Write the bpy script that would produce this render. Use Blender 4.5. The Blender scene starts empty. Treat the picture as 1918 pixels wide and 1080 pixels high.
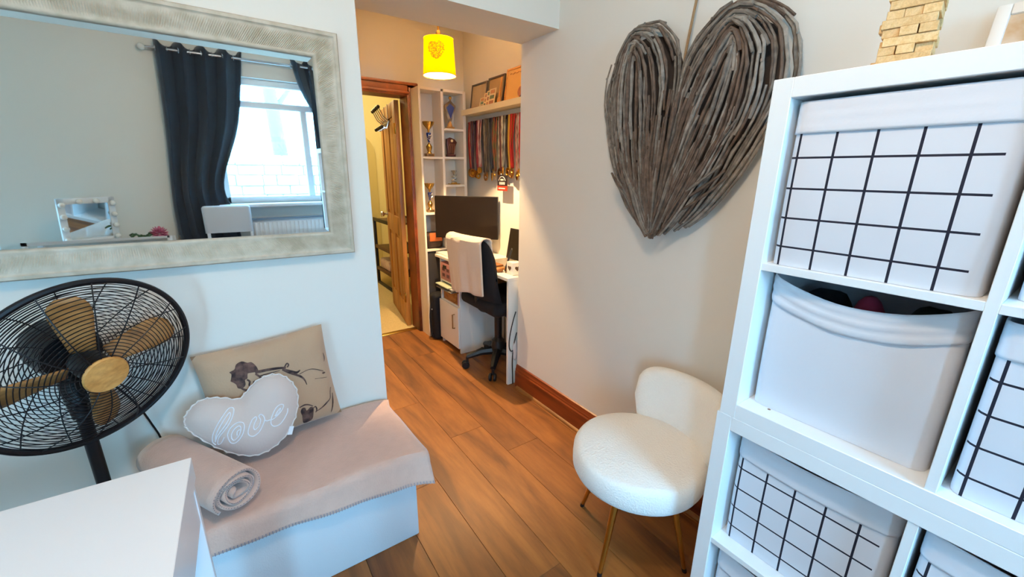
import bpy, bmesh, math, random
from mathutils import Vector, Matrix, noise
R = math.radians
random.seed(7)
scene = bpy.context.scene
COL = scene.collection

# ------------------------------------------------------------------ camera
cam_d = bpy.data.cameras.new('camera'); cam = bpy.data.objects.new('camera', cam_d); COL.objects.link(cam)
scene.camera = cam
YAW, PIT, ROL, CAMH = R(34.7126), R(15.7719), R(0.5406), 1.3475
cam_d.sensor_fit = 'HORIZONTAL'; cam_d.sensor_width = 36.0; cam_d.lens = 36.0 * 774.74 / 1918
cam_d.clip_start = 0.02; cam_d.clip_end = 200
fw = Vector((math.sin(YAW)*math.cos(PIT), math.cos(YAW)*math.cos(PIT), -math.sin(PIT)))
rt = Vector((math.cos(YAW), -math.sin(YAW), 0)); up = rt.cross(fw)
r2 = rt*math.cos(ROL) + up*math.sin(ROL); u2 = -rt*math.sin(ROL) + up*math.cos(ROL)
m = Matrix((r2, u2, -fw)).transposed().to_4x4(); m.translation = Vector((0, 0, CAMH))
cam.matrix_world = m

# ------------------------------------------------------------------ world, lights, exposure
vs = scene.view_settings
vs.view_transform = 'Standard'; vs.look = 'None'; vs.gamma = 1.0; vs.use_curve_mapping = False
vs.exposure = 0.1
world = bpy.data.worlds.new('sky'); scene.world = world; world.use_nodes = True
wn = world.node_tree.nodes; wn.clear()
wo = wn.new('ShaderNodeOutputWorld'); wb = wn.new('ShaderNodeBackground')
wb.inputs[0].default_value = (0.28, 0.64, 1.0, 1); wb.inputs[1].default_value = 37.0
world.node_tree.links.new(wb.outputs[0], wo.inputs[0])
scene.cycles.max_bounces = 8; scene.cycles.diffuse_bounces = 5; scene.cycles.glossy_bounces = 5
scene.cycles.transmission_bounces = 6; scene.cycles.transparent_max_bounces = 8
scene.cycles.caustics_reflective = False; scene.cycles.caustics_refractive = False
scene.cycles.sample_clamp_indirect = 6.0

def portal(name, loc, rot, sx, sy):
    d = bpy.data.lights.new(name, 'AREA'); d.shape = 'RECTANGLE'; d.size = sx; d.size_y = sy
    d.cycles.is_portal = True
    o = bpy.data.objects.new(name, d); COL.objects.link(o); o.location = loc; o.rotation_euler = rot
    return o
YW = -1.60            # window wall (behind the camera)
portal('window_portal', (0.60, YW-0.12, 1.60), (R(90), 0, 0), 1.14, 1.16)
portal('glazed_door_portal', (-1.825, YW-0.12, 1.05), (R(90), 0, 0), 0.62, 2.0)

def lamp_light(name, loc, power, color, radius, parent=None, spot=None):
    d = bpy.data.lights.new(name, 'POINT'); d.energy = power; d.color = color; d.shadow_soft_size = radius
    o = bpy.data.objects.new(name, d); COL.objects.link(o); o.location = loc
    if parent: o.parent = parent
    return o

# ------------------------------------------------------------------ helpers
def S(h):
    h = h.lstrip('#'); c = [int(h[i:i+2], 16)/255 for i in (0, 2, 4)]
    return tuple((x/12.92 if x <= .04045 else ((x+.055)/1.055)**2.4) for x in c) + (1,)

MATS = {}
def mat(name, col, rough=.6, metal=0, bump=0, bscale=40, var=0, vscale=6, spec=.5, stretch=None, trans=0, sheen=0, emit=0, col2=None, detail=4, coat=0):
    if name in MATS: return MATS[name]
    m = bpy.data.materials.new(name); m.use_nodes = True
    nt = m.node_tree; n = nt.nodes; b = n['Principled BSDF']; L = nt.links
    c = S(col) if isinstance(col, str) else col
    b.inputs['Base Color'].default_value = c
    b.inputs['Roughness'].default_value = rough; b.inputs['Metallic'].default_value = metal
    b.inputs['Specular IOR Level'].default_value = spec
    b.inputs['Coat Weight'].default_value = coat
    if trans: b.inputs['Transmission Weight'].default_value = trans
    if sheen: b.inputs['Sheen Weight'].default_value = sheen
    if emit: b.inputs['Emission Color'].default_value = c; b.inputs['Emission Strength'].default_value = emit
    if var or bump:
        tc = n.new('ShaderNodeTexCoord'); mp = n.new('ShaderNodeMapping'); L.new(tc.outputs['Object'], mp.inputs[0])
        if stretch: mp.inputs['Scale'].default_value = stretch
    if var:
        tx = n.new('ShaderNodeTexNoise'); tx.inputs['Scale'].default_value = vscale; tx.inputs['Detail'].default_value = detail
        L.new(mp.outputs[0], tx.inputs['Vector'])
        mx = n.new('ShaderNodeMix'); mx.data_type = 'RGBA'
        c2 = S(col2) if col2 else tuple(x*(1-var) for x in c[:3]) + (1,)
        cr = n.new('ShaderNodeValToRGB'); cr.color_ramp.elements[0].position = .35; cr.color_ramp.elements[1].position = .68
        L.new(tx.outputs['Fac'], cr.inputs[0]); L.new(cr.outputs[0], mx.inputs['Factor'])
        mx.inputs['A'].default_value = c2; mx.inputs['B'].default_value = c
        L.new(mx.outputs['Result'], b.inputs['Base Color'])
    if bump:
        t2 = n.new('ShaderNodeTexNoise'); t2.inputs['Scale'].default_value = bscale; t2.inputs['Detail'].default_value = 3
        L.new(mp.outputs[0], t2.inputs['Vector'])
        bp = n.new('ShaderNodeBump'); bp.inputs['Strength'].default_value = bump; bp.inputs['Distance'].default_value = .004
        L.new(t2.outputs['Fac'], bp.inputs['Height']); L.new(bp.outputs[0], b.inputs['Normal'])
    MATS[name] = m
    return m

def wood(name, c1, c2, c3, rough=.45, scale=1.0, axis=(14, 1.2, 14), knots=True, coat=0):
    if name in MATS: return MATS[name]
    m = bpy.data.materials.new(name); m.use_nodes = True
    nt = m.node_tree; n = nt.nodes; b = n['Principled BSDF']; L = nt.links
    tc = n.new('ShaderNodeTexCoord'); mp = n.new('ShaderNodeMapping'); mp.inputs['Scale'].default_value = axis
    oi = n.new('ShaderNodeObjectInfo'); ad = n.new('ShaderNodeVectorMath'); ad.operation = 'ADD'
    sc = n.new('ShaderNodeVectorMath'); sc.operation = 'SCALE'; sc.inputs['Scale'].default_value = 37.0
    cb = n.new('ShaderNodeCombineXYZ'); L.new(oi.outputs['Random'], cb.inputs[0]); L.new(oi.outputs['Random'], cb.inputs[1]); L.new(oi.outputs['Random'], cb.inputs[2])
    L.new(cb.outputs[0], sc.inputs[0]); L.new(tc.outputs['Object'], mp.inputs[0])
    L.new(mp.outputs[0], ad.inputs[0]); L.new(sc.outputs[0], ad.inputs[1])
    t1 = n.new('ShaderNodeTexNoise'); t1.inputs['Scale'].default_value = 1.0*scale; t1.inputs['Detail'].default_value = 5; t1.inputs['Distortion'].default_value = 1.2
    t2 = n.new('ShaderNodeTexNoise'); t2.inputs['Scale'].default_value = 6.0*scale; t2.inputs['Detail'].default_value = 6; t2.inputs['Roughness'].default_value = .7
    L.new(ad.outputs[0], t1.inputs['Vector']); L.new(ad.outputs[0], t2.inputs['Vector'])
    cr = n.new('ShaderNodeValToRGB'); e = cr.color_ramp.elements
    e[0].position = .33; e[0].color = S(c3); e[1].position = .60; e[1].color = S(c1)
    k = cr.color_ramp.elements.new(.45); k.color = S(c2)
    L.new(t1.outputs['Fac'], cr.inputs[0])
    mx = n.new('ShaderNodeMix'); mx.data_type = 'RGBA'; mx.blend_type = 'MULTIPLY'; mx.inputs['Factor'].default_value = .55
    c2r = n.new('ShaderNodeValToRGB'); c2r.color_ramp.elements[0].position = .3; c2r.color_ramp.elements[0].color = (.55, .5, .45, 1); c2r.color_ramp.elements[1].position = .6; c2r.color_ramp.elements[1].color = (1, 1, 1, 1)
    L.new(t2.outputs['Fac'], c2r.inputs[0]); L.new(cr.outputs[0], mx.inputs['A']); L.new(c2r.outputs[0], mx.inputs['B'])
    if knots == 2:      # scattered dark knots with drawn-out tails
        t3 = n.new('ShaderNodeTexNoise'); t3.inputs['Scale'].default_value = 1.35; t3.inputs['Detail'].default_value = 2; t3.inputs['Distortion'].default_value = .6
        L.new(ad.outputs[0], t3.inputs['Vector'])
        kr = n.new('ShaderNodeValToRGB'); kr.color_ramp.elements[0].position = .24; kr.color_ramp.elements[0].color = (.30, .24, .20, 1); kr.color_ramp.elements[1].position = .36; kr.color_ramp.elements[1].color = (1, 1, 1, 1)
        L.new(t3.outputs['Fac'], kr.inputs[0])
        mk = n.new('ShaderNodeMix'); mk.data_type = 'RGBA'; mk.blend_type = 'MULTIPLY'; mk.inputs['Factor'].default_value = .85
        L.new(mx.outputs['Result'], mk.inputs['A']); L.new(kr.outputs[0], mk.inputs['B']); mx = mk
    hs = n.new('ShaderNodeHueSaturation'); mr = n.new('ShaderNodeMapRange'); mr.inputs['To Min'].default_value = .92; mr.inputs['To Max'].default_value = 1.08
    L.new(oi.outputs['Random'], mr.inputs['Value']); L.new(mr.outputs[0], hs.inputs['Value']); L.new(mx.outputs['Result'], hs.inputs['Color'])
    L.new(hs.outputs[0], b.inputs['Base Color']); b.inputs['Roughness'].default_value = rough; b.inputs['Coat Weight'].default_value = coat
    bp = n.new('ShaderNodeBump'); bp.inputs['Strength'].default_value = .08; bp.inputs['Distance'].default_value = .002
    L.new(t2.outputs['Fac'], bp.inputs['Height']); L.new(bp.outputs[0], b.inputs['Normal'])
    MATS[name] = m
    return m

class B:
    """collects shapes into one bmesh"""
    def __init__(s): s.bm = bmesh.new()
    def _merge(s, t, M=None):
        if M is not None: t.transform(M)
        me = bpy.data.meshes.new('t'); t.to_mesh(me); t.free(); s.bm.from_mesh(me); bpy.data.meshes.remove(me)
    def box(s, lo, hi, bev=0, seg=2, M=None):
        t = bmesh.new(); bmesh.ops.create_cube(t, size=1)
        for v in t.verts: v.co = Vector([(lo[i]+hi[i])/2 + v.co[i]*(hi[i]-lo[i]) for i in range(3)])
        if bev: bmesh.ops.bevel(t, geom=t.edges[:], offset=bev, segments=seg, affect='EDGES', profile=.5)
        s._merge(t, M); return s
    def prism(s, pts, d0, d1, plane='xy', bev=0, M=None):
        t = bmesh.new()
        def P(a, b, d): return {'xy': (a, b, d), 'xz': (a, d, b), 'yz': (d, a, b)}[plane]
        v0 = [t.verts.new(P(a, b, d0)) for a, b in pts]; v1 = [t.verts.new(P(a, b, d1)) for a, b in pts]
        n = len(pts); t.faces.new(v0); t.faces.new(v1[::-1])
        for i in range(n): t.faces.new((v0[i], v0[(i+1) % n], v1[(i+1) % n], v1[i]))
        bmesh.ops.recalc_face_normals(t, faces=t.faces[:])
        if bev: bmesh.ops.bevel(t, geom=t.edges[:], offset=bev, segments=2, affect='EDGES', profile=.5)
        s._merge(t, M); return s
    def tube(s, pts, r, n=8, closed=False, caps=True, M=None):
        pts = [Vector(p) for p in pts]; N = len(pts)
        rs = r if isinstance(r, (list, tuple)) else [r]*N
        t = bmesh.new(); rings = []; prev = None
        for i, p in enumerate(pts):
            a = pts[(i-1) % N] if (closed or i > 0) else p; c = pts[(i+1) % N] if (closed or i < N-1) else p
            d = (c-a)
            if d.length < 1e-9: d = Vector((0, 0, 1))
            d.normalize()
            if prev is None:
                u = d.orthogonal().normalized()
            else:
                u = prev - d*prev.dot(d)
                if u.length < 1e-6: u = d.orthogonal()
                u.normalize()
            prev = u; w = d.cross(u)
            rings.append([t.verts.new(p + rs[i]*(math.cos(2*math.pi*k/n)*u + math.sin(2*math.pi*k/n)*w)) for k in range(n)])
        for i in range(N if closed else N-1):
            A, C = rings[i], rings[(i+1) % N]
            for k in range(n): t.faces.new((A[k], A[(k+1) % n], C[(k+1) % n], C[k]))
        if caps and not closed: t.faces.new(rings[0][::-1]); t.faces.new(rings[-1])
        s._merge(t, M); return s
    def lathe(s, prof, n=24, c=(0, 0, 0), M=None):
        t = bmesh.new(); rings = []
        for r, z in prof:
            if r < 1e-6: rings.append([t.verts.new((c[0], c[1], c[2]+z))])
            else: rings.append([t.verts.new((c[0]+r*math.cos(2*math.pi*k/n), c[1]+r*math.sin(2*math.pi*k/n), c[2]+z)) for k in range(n)])
        for A, C in zip(rings, rings[1:]):
            for k in range(n):
                f = [A[k % len(A)], A[(k+1) % len(A)], C[(k+1) % len(C)], C[k % len(C)]]
                f = list(dict.fromkeys(f))
                if len(f) > 2: t.faces.new(f)
        bmesh.ops.recalc_face_normals(t, faces=t.faces[:])
        s._merge(t, M); return s
    def grid(s, nu, nv, f, closed_u=False, M=None):
        t = bmesh.new()
        V = [[t.verts.new(f(i/nu, j/nv)) for j in range(nv+1)] for i in range(nu if closed_u else nu+1)]
        K = len(V)
        for i in range(nu):
            for j in range(nv): t.faces.new((V[i][j], V[(i+1) % K][j], V[(i+1) % K][j+1], V[i][j+1]))
        s._merge(t, M); return s
    def ball(s, c, r, nu=16, nv=10, M=None):
        r = (r, r, r) if not isinstance(r, (tuple, list)) else r
        prof = [(math.sin(math.pi*j/nv), -math.cos(math.pi*j/nv)) for j in range(nv+1)]
        t = B(); t.lathe(prof, nu); bm = t.bm
        for v in bm.verts: v.co = Vector((c[0]+v.co.x*r[0], c[1]+v.co.y*r[1], c[2]+v.co.z*r[2]))
        s._merge(bm, M); return s
    def poly(s, faces):
        for f in faces: s.bm.faces.new([s.bm.verts.new(p) for p in f])
        return s
    def make(s, name, material, parent=None, world=True, smooth=35, solid=0, subsurf=0, kind=None, label=None):
        me = bpy.data.meshes.new(name)
        bmesh.ops.recalc_face_normals(s.bm, faces=s.bm.faces[:])
        s.bm.to_mesh(me); s.bm.free()
        if parent is not None and world:
            off = Vector(parent.location)
            if parent.parent: off += Vector(parent.parent.location)
            me.transform(Matrix.Translation(-off))
        me.materials.append(material)
        if smooth:
            for p in me.polygons: p.use_smooth = True
            me.set_sharp_from_angle(angle=R(smooth))
        o = bpy.data.objects.new(name, me); COL.objects.link(o)
        if parent is not None: o.parent = parent
        if solid:
            md = o.modifiers.new('thickness', 'SOLIDIFY'); md.thickness = solid; md.offset = 0
        if subsurf:
            md = o.modifiers.new('smooth', 'SUBSURF'); md.levels = subsurf; md.render_levels = subsurf
        if kind: o['kind'] = kind
        if label: o['label'] = label
        return o

def thing(name, label, cat, loc=(0, 0, 0), rotz=0, group=None):
    o = bpy.data.objects.new(name, None); COL.objects.link(o); o.empty_display_size = .05
    o.location = loc; o.rotation_euler = (0, 0, rotz); o['label'] = label; o['category'] = cat
    if group: o['group'] = group
    return o
def tag(o, label, cat, group=None):
    o['label'] = label; o['category'] = cat
    if group: o['group'] = group
    return o
def struct(o): o['kind'] = 'structure'; return o
def lerp(a, b, t): return a + (b-a)*t
def spline(P, n):
    """Catmull-Rom through points P, n samples"""
    P = [Vector(p) for p in P]; out = []; K = len(P)-1
    for i in range(n):
        t = i/(n-1)*K; k = min(int(t), K-1); t -= k
        a, b, c, d = P[max(k-1, 0)], P[k], P[k+1], P[min(k+2, K)]
        out.append(.5*((2*b) + (c-a)*t + (2*a-5*b+4*c-d)*t*t + (3*b-a-3*c+d)*t**3))
    return out

# ------------------------------------------------------------------ materials
WALL = mat('wall_paint', '#e3ded5', .85, bump=.05, bscale=60, spec=.3)
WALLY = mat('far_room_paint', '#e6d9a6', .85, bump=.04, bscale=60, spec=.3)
CEIL = mat('ceiling_paint', '#e8e4dc', .9)
WHITE = mat('white_laminate', '#eef0f1', .35)
GLOSSW = mat('white_gloss', '#eceaec', .22, spec=.5)
SHELFW = mat('painted_white_shelf', '#ece2d4', .5)
DARKWOOD = wood('stained_pine', '#8a4416', '#6e3210', '#4a1f0a', .4, axis=(3, 3, 3))
PINE = wood('pine_door', '#b9803c', '#a06a2c', '#7c4c1c', .45, axis=(14, 14, 1.2))
SKIRT = wood('skirting_wood', '#8a3d17', '#742f10', '#57200a', .35, axis=(16, 1.3, 16))
BEAD = wood('beading_wood', '#a8733c', '#946230', '#7a4d24', .5, axis=(16, 1.3, 16))
LAM = wood('oak_laminate', '#985f2a', '#824f22', '#623818', .5, axis=(7, .9, 7), knots=2)
CARPET = mat('carpet', '#c9b27e', .95, bump=.6, bscale=400, var=.15, vscale=90)
BLACK = mat('black_metal', '#15151a', .4, metal=.3)
BLACKP = mat('black_plastic', '#101013', .45)
BLACKF = mat('black_fabric', '#0c0c12', .9, bump=.3, bscale=300)
CHROME = mat('chrome', '#c8c8cc', .18, metal=1)
GOLD = mat('gold_metal', '#c79a4a', .28, metal=1)
BRASSM = mat('brass', '#b98a3a', .3, metal=1)

# ================================================================== SETTING
ZC = 2.45
XR, YF = 1.75, 3.24
# floor: sub-floor plus individual planks
flo = struct(B().box((-2.2, -1.75, -.06), (1.95, 3.30, -.009)).make('floor', mat('joint_dark', '#4a2a12', .8)))
pw, pl = .19, 1.29
k = 0
x = .05 - pw*12
while x < 1.80:
    y = -1.75 + [.63, -.37, .18, -.62, .42][k % 5] - .6
    if k % 5 == 2: y = 1.468 - pl*3
    off = {14: 1.475, 12: 1.572, 13: 1.02, 15: .85, 11: 1.9, 16: 1.72}.get(k)
    if off is not None: y = off - pl*3
    while y < 3.30:
        a, b = max(y, -1.75), min(y+pl, 3.30)
        x0, x1 = max(x, -2.2), min(x+pw, 1.95)
        if b - a > .02 and x1 - x0 > .02 and x0 > -1.2:
            bb = B().box((x0+.0006, a+.0006, -.012), (x1-.0006, b-.0006, 0), bev=.0008, seg=1)
            bb.make('plank', LAM, flo, smooth=0)
        y += pl
    x += pw; k += 1
struct(B().box((.1, 3.30, -.06), (2.3, 5.8, .004)).make('floor_carpet', CARPET))
struct(B().box((.95, 3.285, -.01), (1.30, 3.335, .008), bev=.003).make('trim_threshold', GOLD))
struct(B().box((-2.3, -1.9, ZC), (2.4, 5.9, ZC+.08)).make('ceiling', CEIL))
XH, YM, XL, YC, ZS = 1.4245, 1.69, .488, 1.99, 1.993
w = B().box((-2.2, YM, 0), (XL, YC, ZC)).box((XL, YM, ZS), (XH+.02, YC, ZC))
struct(w.make('wall_mirror_side', WALL, smooth=0))
struct(B().box((XH, YW-.2, 0), (1.95, YC, ZC)).make('wall_heart_side', WALL, smooth=0))
struct(B().box((XR, YC, 0), (1.95, YF, ZC)).make('wall_alcove_right', WALL, smooth=0))
DX0, DX1, DZ = .50, 1.262, 1.885
w = B().box((.0, YF, 0), (DX0-.03, 3.38, ZC)).box((DX1+.03, YF, 0), (2.3, 3.38, ZC)).box((DX0-.03, YF, DZ+.03), (DX1+.03, 3.38, ZC))
struct(w.make('wall_alcove_back', WALL, smooth=0))
struct(B().box((.0, YC, 0), (.12, YF, ZC)).make('wall_alcove_left', WALL, smooth=0))
struct(B().box((-2.35, YW-.2, 0), (-2.2, YC, ZC)).make('wall_left', WALL, smooth=0))
# window wall with two openings
WX0, WX1, WZ0, WZ1 = .03, 1.17, 1.02, 2.18
GX0, GX1, GZ1 = -2.15, -1.50, 2.06
w = B().box((-2.2, YW-.2, 0), (GX0, YW, ZC)).box((GX0, YW-.2, GZ1), (GX1, YW, ZC)).box((GX1, YW-.2, 0), (WX0, YW, ZC))
w.box((WX0, YW-.2, 0), (WX1, YW, WZ0)).box((WX0, YW-.2, WZ1), (WX1, YW, ZC)).box((WX1, YW-.2, 0), (XH, YW, ZC))
struct(w.make('wall_window_side', WALL, smooth=0))
# far room shell
struct(B().box((.1, 5.62, 0), (2.3, 5.75, ZC)).make('wall_far_room_back', WALLY, smooth=0))
struct(B().box((2.15, 3.38, 0), (2.3, 5.62, ZC)).make('wall_far_room_right', WALLY, smooth=0))
struct(B().box((.0, 3.38, 0), (.12, 5.62, ZC)).make('wall_far_room_left', WALLY, smooth=0))
arch = [(.9, 0), (1.72, 0), (1.72, 1.55)] + [(1.72-.0-.41*(1-math.cos(a)), 1.55+.30*math.sin(a)) for a in [R(t) for t in range(15, 180, 15)]] + [(.9, 1.55)]
struct(B().prism(arch, 5.60, 5.625, 'xz').make('trim_arch_shape', mat('arch_dark_yellow', '#cdbd83', .85), smooth=0))  # arch-topped sheet in a darker yellow than the wall
# skirting along the heart wall and bead
prof = [(0, 0), (-.020, 0), (-.020, .105), (-.0151, .112), (-.0151, .120), (-.012, .128), (-.009, .146), (0, .150)]
sk = B().prism([(XH+.001+a, z) for a, z in prof], .46, YC-.003, 'xz')
struct(sk.make('baseboard_heart_side', SKIRT, smooth=20))
bd = B().prism([(XH-.0195, 0), (XH-.033, 0), (XH-.0325, .006), (XH-.029, .011), (XH-.0195, .014)], .46, YC-.03, 'xz')
struct(bd.make('trim_floor_bead', BEAD, smooth=40))
# door frame : architrave (three boards), lining
df = B().box((DX0, YF, 0), (DX0+.02, 3.385, DZ)).box((DX1-.0, YF-.0, 0), (DX1+.028, 3.385, DZ)).box((DX0, YF, DZ), (DX1+.028, 3.385, DZ+.028))
fr = struct(df.make('trim_door_lining', DARKWOOD, smooth=0))
def arch_board(x0, x1, z0, z1, vert=True):
    b = B().box((x0, YF-.018, z0), (x1, YF+.001, z1), bev=.004)
    if vert: b.box((x0+.012, YF-.024, z0), (x0+.03, YF-.016, z1-.03), bev=.003).box((x1-.022, YF-.026, z0), (x1-.004, YF-.016, z1-.004), bev=.003)
    else: b.box((x0, YF-.024, z0+.012), (x1, YF-.016, z0+.03), bev=.003).box((x0, YF-.026, z1-.022), (x1, YF-.016, z1-.004), bev=.003)
    return b
arch_board(DX1, DX1+.085, 0, DZ+.09).make('architrave_board', DARKWOOD, fr, smooth=30)
arch_board(DX0-.09, DX0, 0, DZ+.09).make('architrave_board', DARKWOOD, fr, smooth=30)
arch_board(DX0-.09, DX1+.085, DZ, DZ+.095, False).make('architrave_board', DARKWOOD, fr, smooth=30)
# pine door, standing open into the far room
def door():
    D = bpy.data.objects.new('door_1', None); COL.objects.link(D); D['kind'] = 'structure'
    D.location = (1.252, 3.392, .008); D.rotation_euler = (0, 0, R(80.5))
    W_, H_, T = .745, 1.868, .036
    st = .105
    b = B()
    b.box((0, 0, 0), (st, T, H_), bev=.002).box((W_-st, 0, 0), (W_, T, H_), bev=.002).box((W_/2-.05, 0, .0), (W_/2+.05, T, H_), bev=.002)
    for z0, z1 in ((0, .2), (.79, .95), (H_-.11, H_)): b.box((st-.002, .0005, z0), (W_-st+.002, T-.0005, z1), bev=.002)
    b.make('stile_frame', PINE, D, world=False, smooth=30)
    for x0, x1 in ((st, W_/2-.05), (W_/2+.05, W_-st)):
        for z0, z1 in ((.2, .79), (.95, H_-.11)):
            p = B().box((x0, .011, z0), (x1, T-.011, z1)).box((x0+.025, .004, z0+.03), (x1-.025, T-.004, z1-.03), bev=.006)
            p.make('panel', PINE, D, world=False, smooth=30)
    for s_ in (1, -1):
        kb = B(); yy = T if s_ > 0 else 0
        Mk = Matrix.Translation((W_-.055, yy, .93)) @ Matrix.Rotation(R(-90*s_), 4, 'X')
        kb.lathe([(.0, 0), (.026, 0), (.026, .005), (.010, .008), (.010, .03), (.022, .036), (.028, .05), (.024, .064), (0, .068)], 20, M=Mk)
        kb.make('knob', CHROME, D, world=False)
    for z in (.22, H_-.25):
        B().box((-.006, T-.004, z), (.03, T+.003, z+.08), bev=.001).tube([(0, T+.006, z), (0, T+.006, z+.08)], .006).make('hinge', BRASSM, D, world=False)
    return D
door()

# ================================================================== WINDOW WALL (seen in the mirror)
def window():
    W = bpy.data.objects.new('window_1', None); COL.objects.link(W); W['kind'] = 'structure'; W.location = (WX0, YW-.1, WZ0)
    y0, y1 = YW-.13, YW-.06
    UP = mat('window_upvc', '#e9eef0', .4)
    b = B(); t = .06
    b.box((WX0, y0, WZ0), (WX0+t, y1, WZ1), bev=.006).box((WX1-t, y0, WZ0), (WX1, y1, WZ1), bev=.006)
    b.box((WX0, y0, WZ0), (WX1, y1, WZ0+t), bev=.006).box((WX0, y0, WZ1-t), (WX1, y1, WZ1), bev=.006)
    b.box((WX0+t, y0+.005, WZ1-.26), (WX1-t, y1-.005, WZ1-.2), bev=.006).box((.80, y0+.005, WZ0+t), (.86, y1-.005, WZ1-.26), bev=.006)
    b.make('window_frame', UP, W)
    G = bpy.data.materials.new('window_glass'); G.use_nodes = True
    gn = G.node_tree.nodes; gn.clear(); go = gn.new('ShaderNodeOutputMaterial'); gm = gn.new('ShaderNodeMixShader'); gt = gn.new('ShaderNodeBsdfTransparent'); gg = gn.new('ShaderNodeBsdfGlossy')
    gg.inputs['Roughness'].default_value = .02; gt.inputs[0].default_value = (.96, .99, 1, 1); gm.inputs[0].default_value = .05
    G.node_tree.links.new(gt.outputs[0], gm.inputs[1]); G.node_tree.links.new(gg.outputs[0], gm.inputs[2]); G.node_tree.links.new(gm.outputs[0], go.inputs[0])
    for x0, x1, z0, z1 in ((WX0+t, .80, WZ0+t, WZ1-.26), (.86, WX1-t, WZ0+t, WZ1-.26), (WX0+t, WX1-t, WZ1-.2, WZ1-t)):
        B().box((x0, YW-.098, z0), (x1, YW-.092, z1)).make('pane', G, W, smooth=0)
    B().box((WX0-.05, YW-.06, WZ0-.03), (WX1+.05, YW+.14, WZ0), bev=.006).make('window_sill', mat('sill_white', '#e4e8ec', .35), W)
    D = bpy.data.objects.new('window_2', None); COL.objects.link(D); D['kind'] = 'structure'; D.location = (GX0, YW-.1, 0)
    b = B(); t = .07
    b.box((GX0, y0, 0), (GX0+t, y1, GZ1), bev=.006).box((GX1-t, y0, 0), (GX1, y1, GZ1), bev=.006)
    b.box((GX0, y0, 0), (GX1, y1, .12), bev=.006).box((GX0, y0, GZ1-t), (GX1, y1, GZ1), bev=.006)
    b.make('window_frame', UP, D)
    B().box((GX0+t, YW-.098, .12), (GX1-t, YW-.092, GZ1-t)).make('pane', G, D, smooth=0)
window()

# curtains and rail
NAVY = mat('navy_curtain', '#182838', .8, bump=.25, bscale=220, var=.25, vscale=14, sheen=.3)
rod = thing('curtain_rail', 'brushed steel curtain rail with ball finials above the window', 'curtain rail', (-.36, YW+.09, 2.31))
B().tube([(-.34, YW+.09, 2.31), (1.26, YW+.09, 2.31)], .011, 12).make('pole', CHROME, rod)
for xx in (-.355, 1.275):
    B().ball((xx, YW+.09, 2.31), .026).make('finial', mat('finial_glass', '#d8d4cc', .25), rod)
for xx in (-.29, 1.21):
    B().tube([(xx, YW, 2.31), (xx, YW+.09, 2.31)], .008).make('bracket', CHROME, rod)
def curtain(label, top, mids, zb, n):
    """top: x range at the rail; mids: list of (z, x0, x1)"""
    c = thing('curtain', label, 'curtain', (top[0], YW+.09, zb), group='navy eyelet curtains')
    zs = [2.375] + [a[0] for a in mids]; X0 = [top[0]] + [a[1] for a in mids]; X1 = [top[1]] + [a[2] for a in mids]
    P0 = spline([(z, x, 0) for z, x in zip(zs, X0)], 25); P1 = spline([(z, x, 0) for z, x in zip(zs, X1)], 25)
    def f(u, v):
        j = v*24; k = min(int(j), 23); t = j-k
        a = P0[k].lerp(P0[k+1], t); b = P1[k].lerp(P1[k+1], t)
        ph = u*n*2*math.pi; w_ = b.y-a.y
        z = a.x - (.045*(1-math.cos(ph*1))*.5 if v < .02 else 0)
        return Vector((lerp(a.y, b.y, u)+.006*math.sin(ph*2), YW+.09+.036*math.sin(ph)*(1-.35*v)+.01*math.sin(7*v+u*9), z))
    B().grid(n*14, 24, f).make('cloth', NAVY, c, solid=.003)
    for i in range(n):
        for s_ in (.0, .5):
            u = (i+s_+.02)/n
            if u < 1: B().tube([Vector((lerp(top[0], top[1], u)+.002*math.cos(a), YW+.09+.024*math.cos(a), 2.31+.024*math.sin(a))) for a in [2*math.pi*q/16 for q in range(16)]], .004, 6, closed=True).make('eyelet', CHROME, c)
    return c
curtain('wide navy eyelet curtain hanging left of the window beside the pale chair', (-.27, .35), [(1.75, -.30, .24), (1.23, -.345, .05), (.9, -.365, .09), (.35, -.36, .12)], .35, 4)
curtain('narrow navy eyelet curtain pulled towards the right end of the rail', (.74, 1.2), [(2.1, .80, 1.21), (1.8, .93, 1.22), (1.4, 1.02, 1.22), (.9, 1.05, 1.23), (.35, 1.04, 1.23)], .35, 3)

rad = thing('radiator', 'white panel radiator below the window', 'radiator', (.6, YW+.05, .25))
b = B().box((.22, YW+.03, .25), (1.0, YW+.05, .86), bev=.006)
for i in range(19): b.box((.24+i*.04, YW+.05, .28), (.262+i*.04, YW+.062, .83), bev=.004)
b.make('panel', WHITE, rad, smooth=30)
B().box((.21, YW+.02, .86), (1.01, YW+.08, .875), bev=.003).make('grille', mat('radiator_grille', '#7f93a6', .5), rad)
for xx in (.25, .95): B().tube([(xx, YW+.045, .25), (xx, YW+.045, .0)], .008).make('pipe', CHROME, rad)

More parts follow.
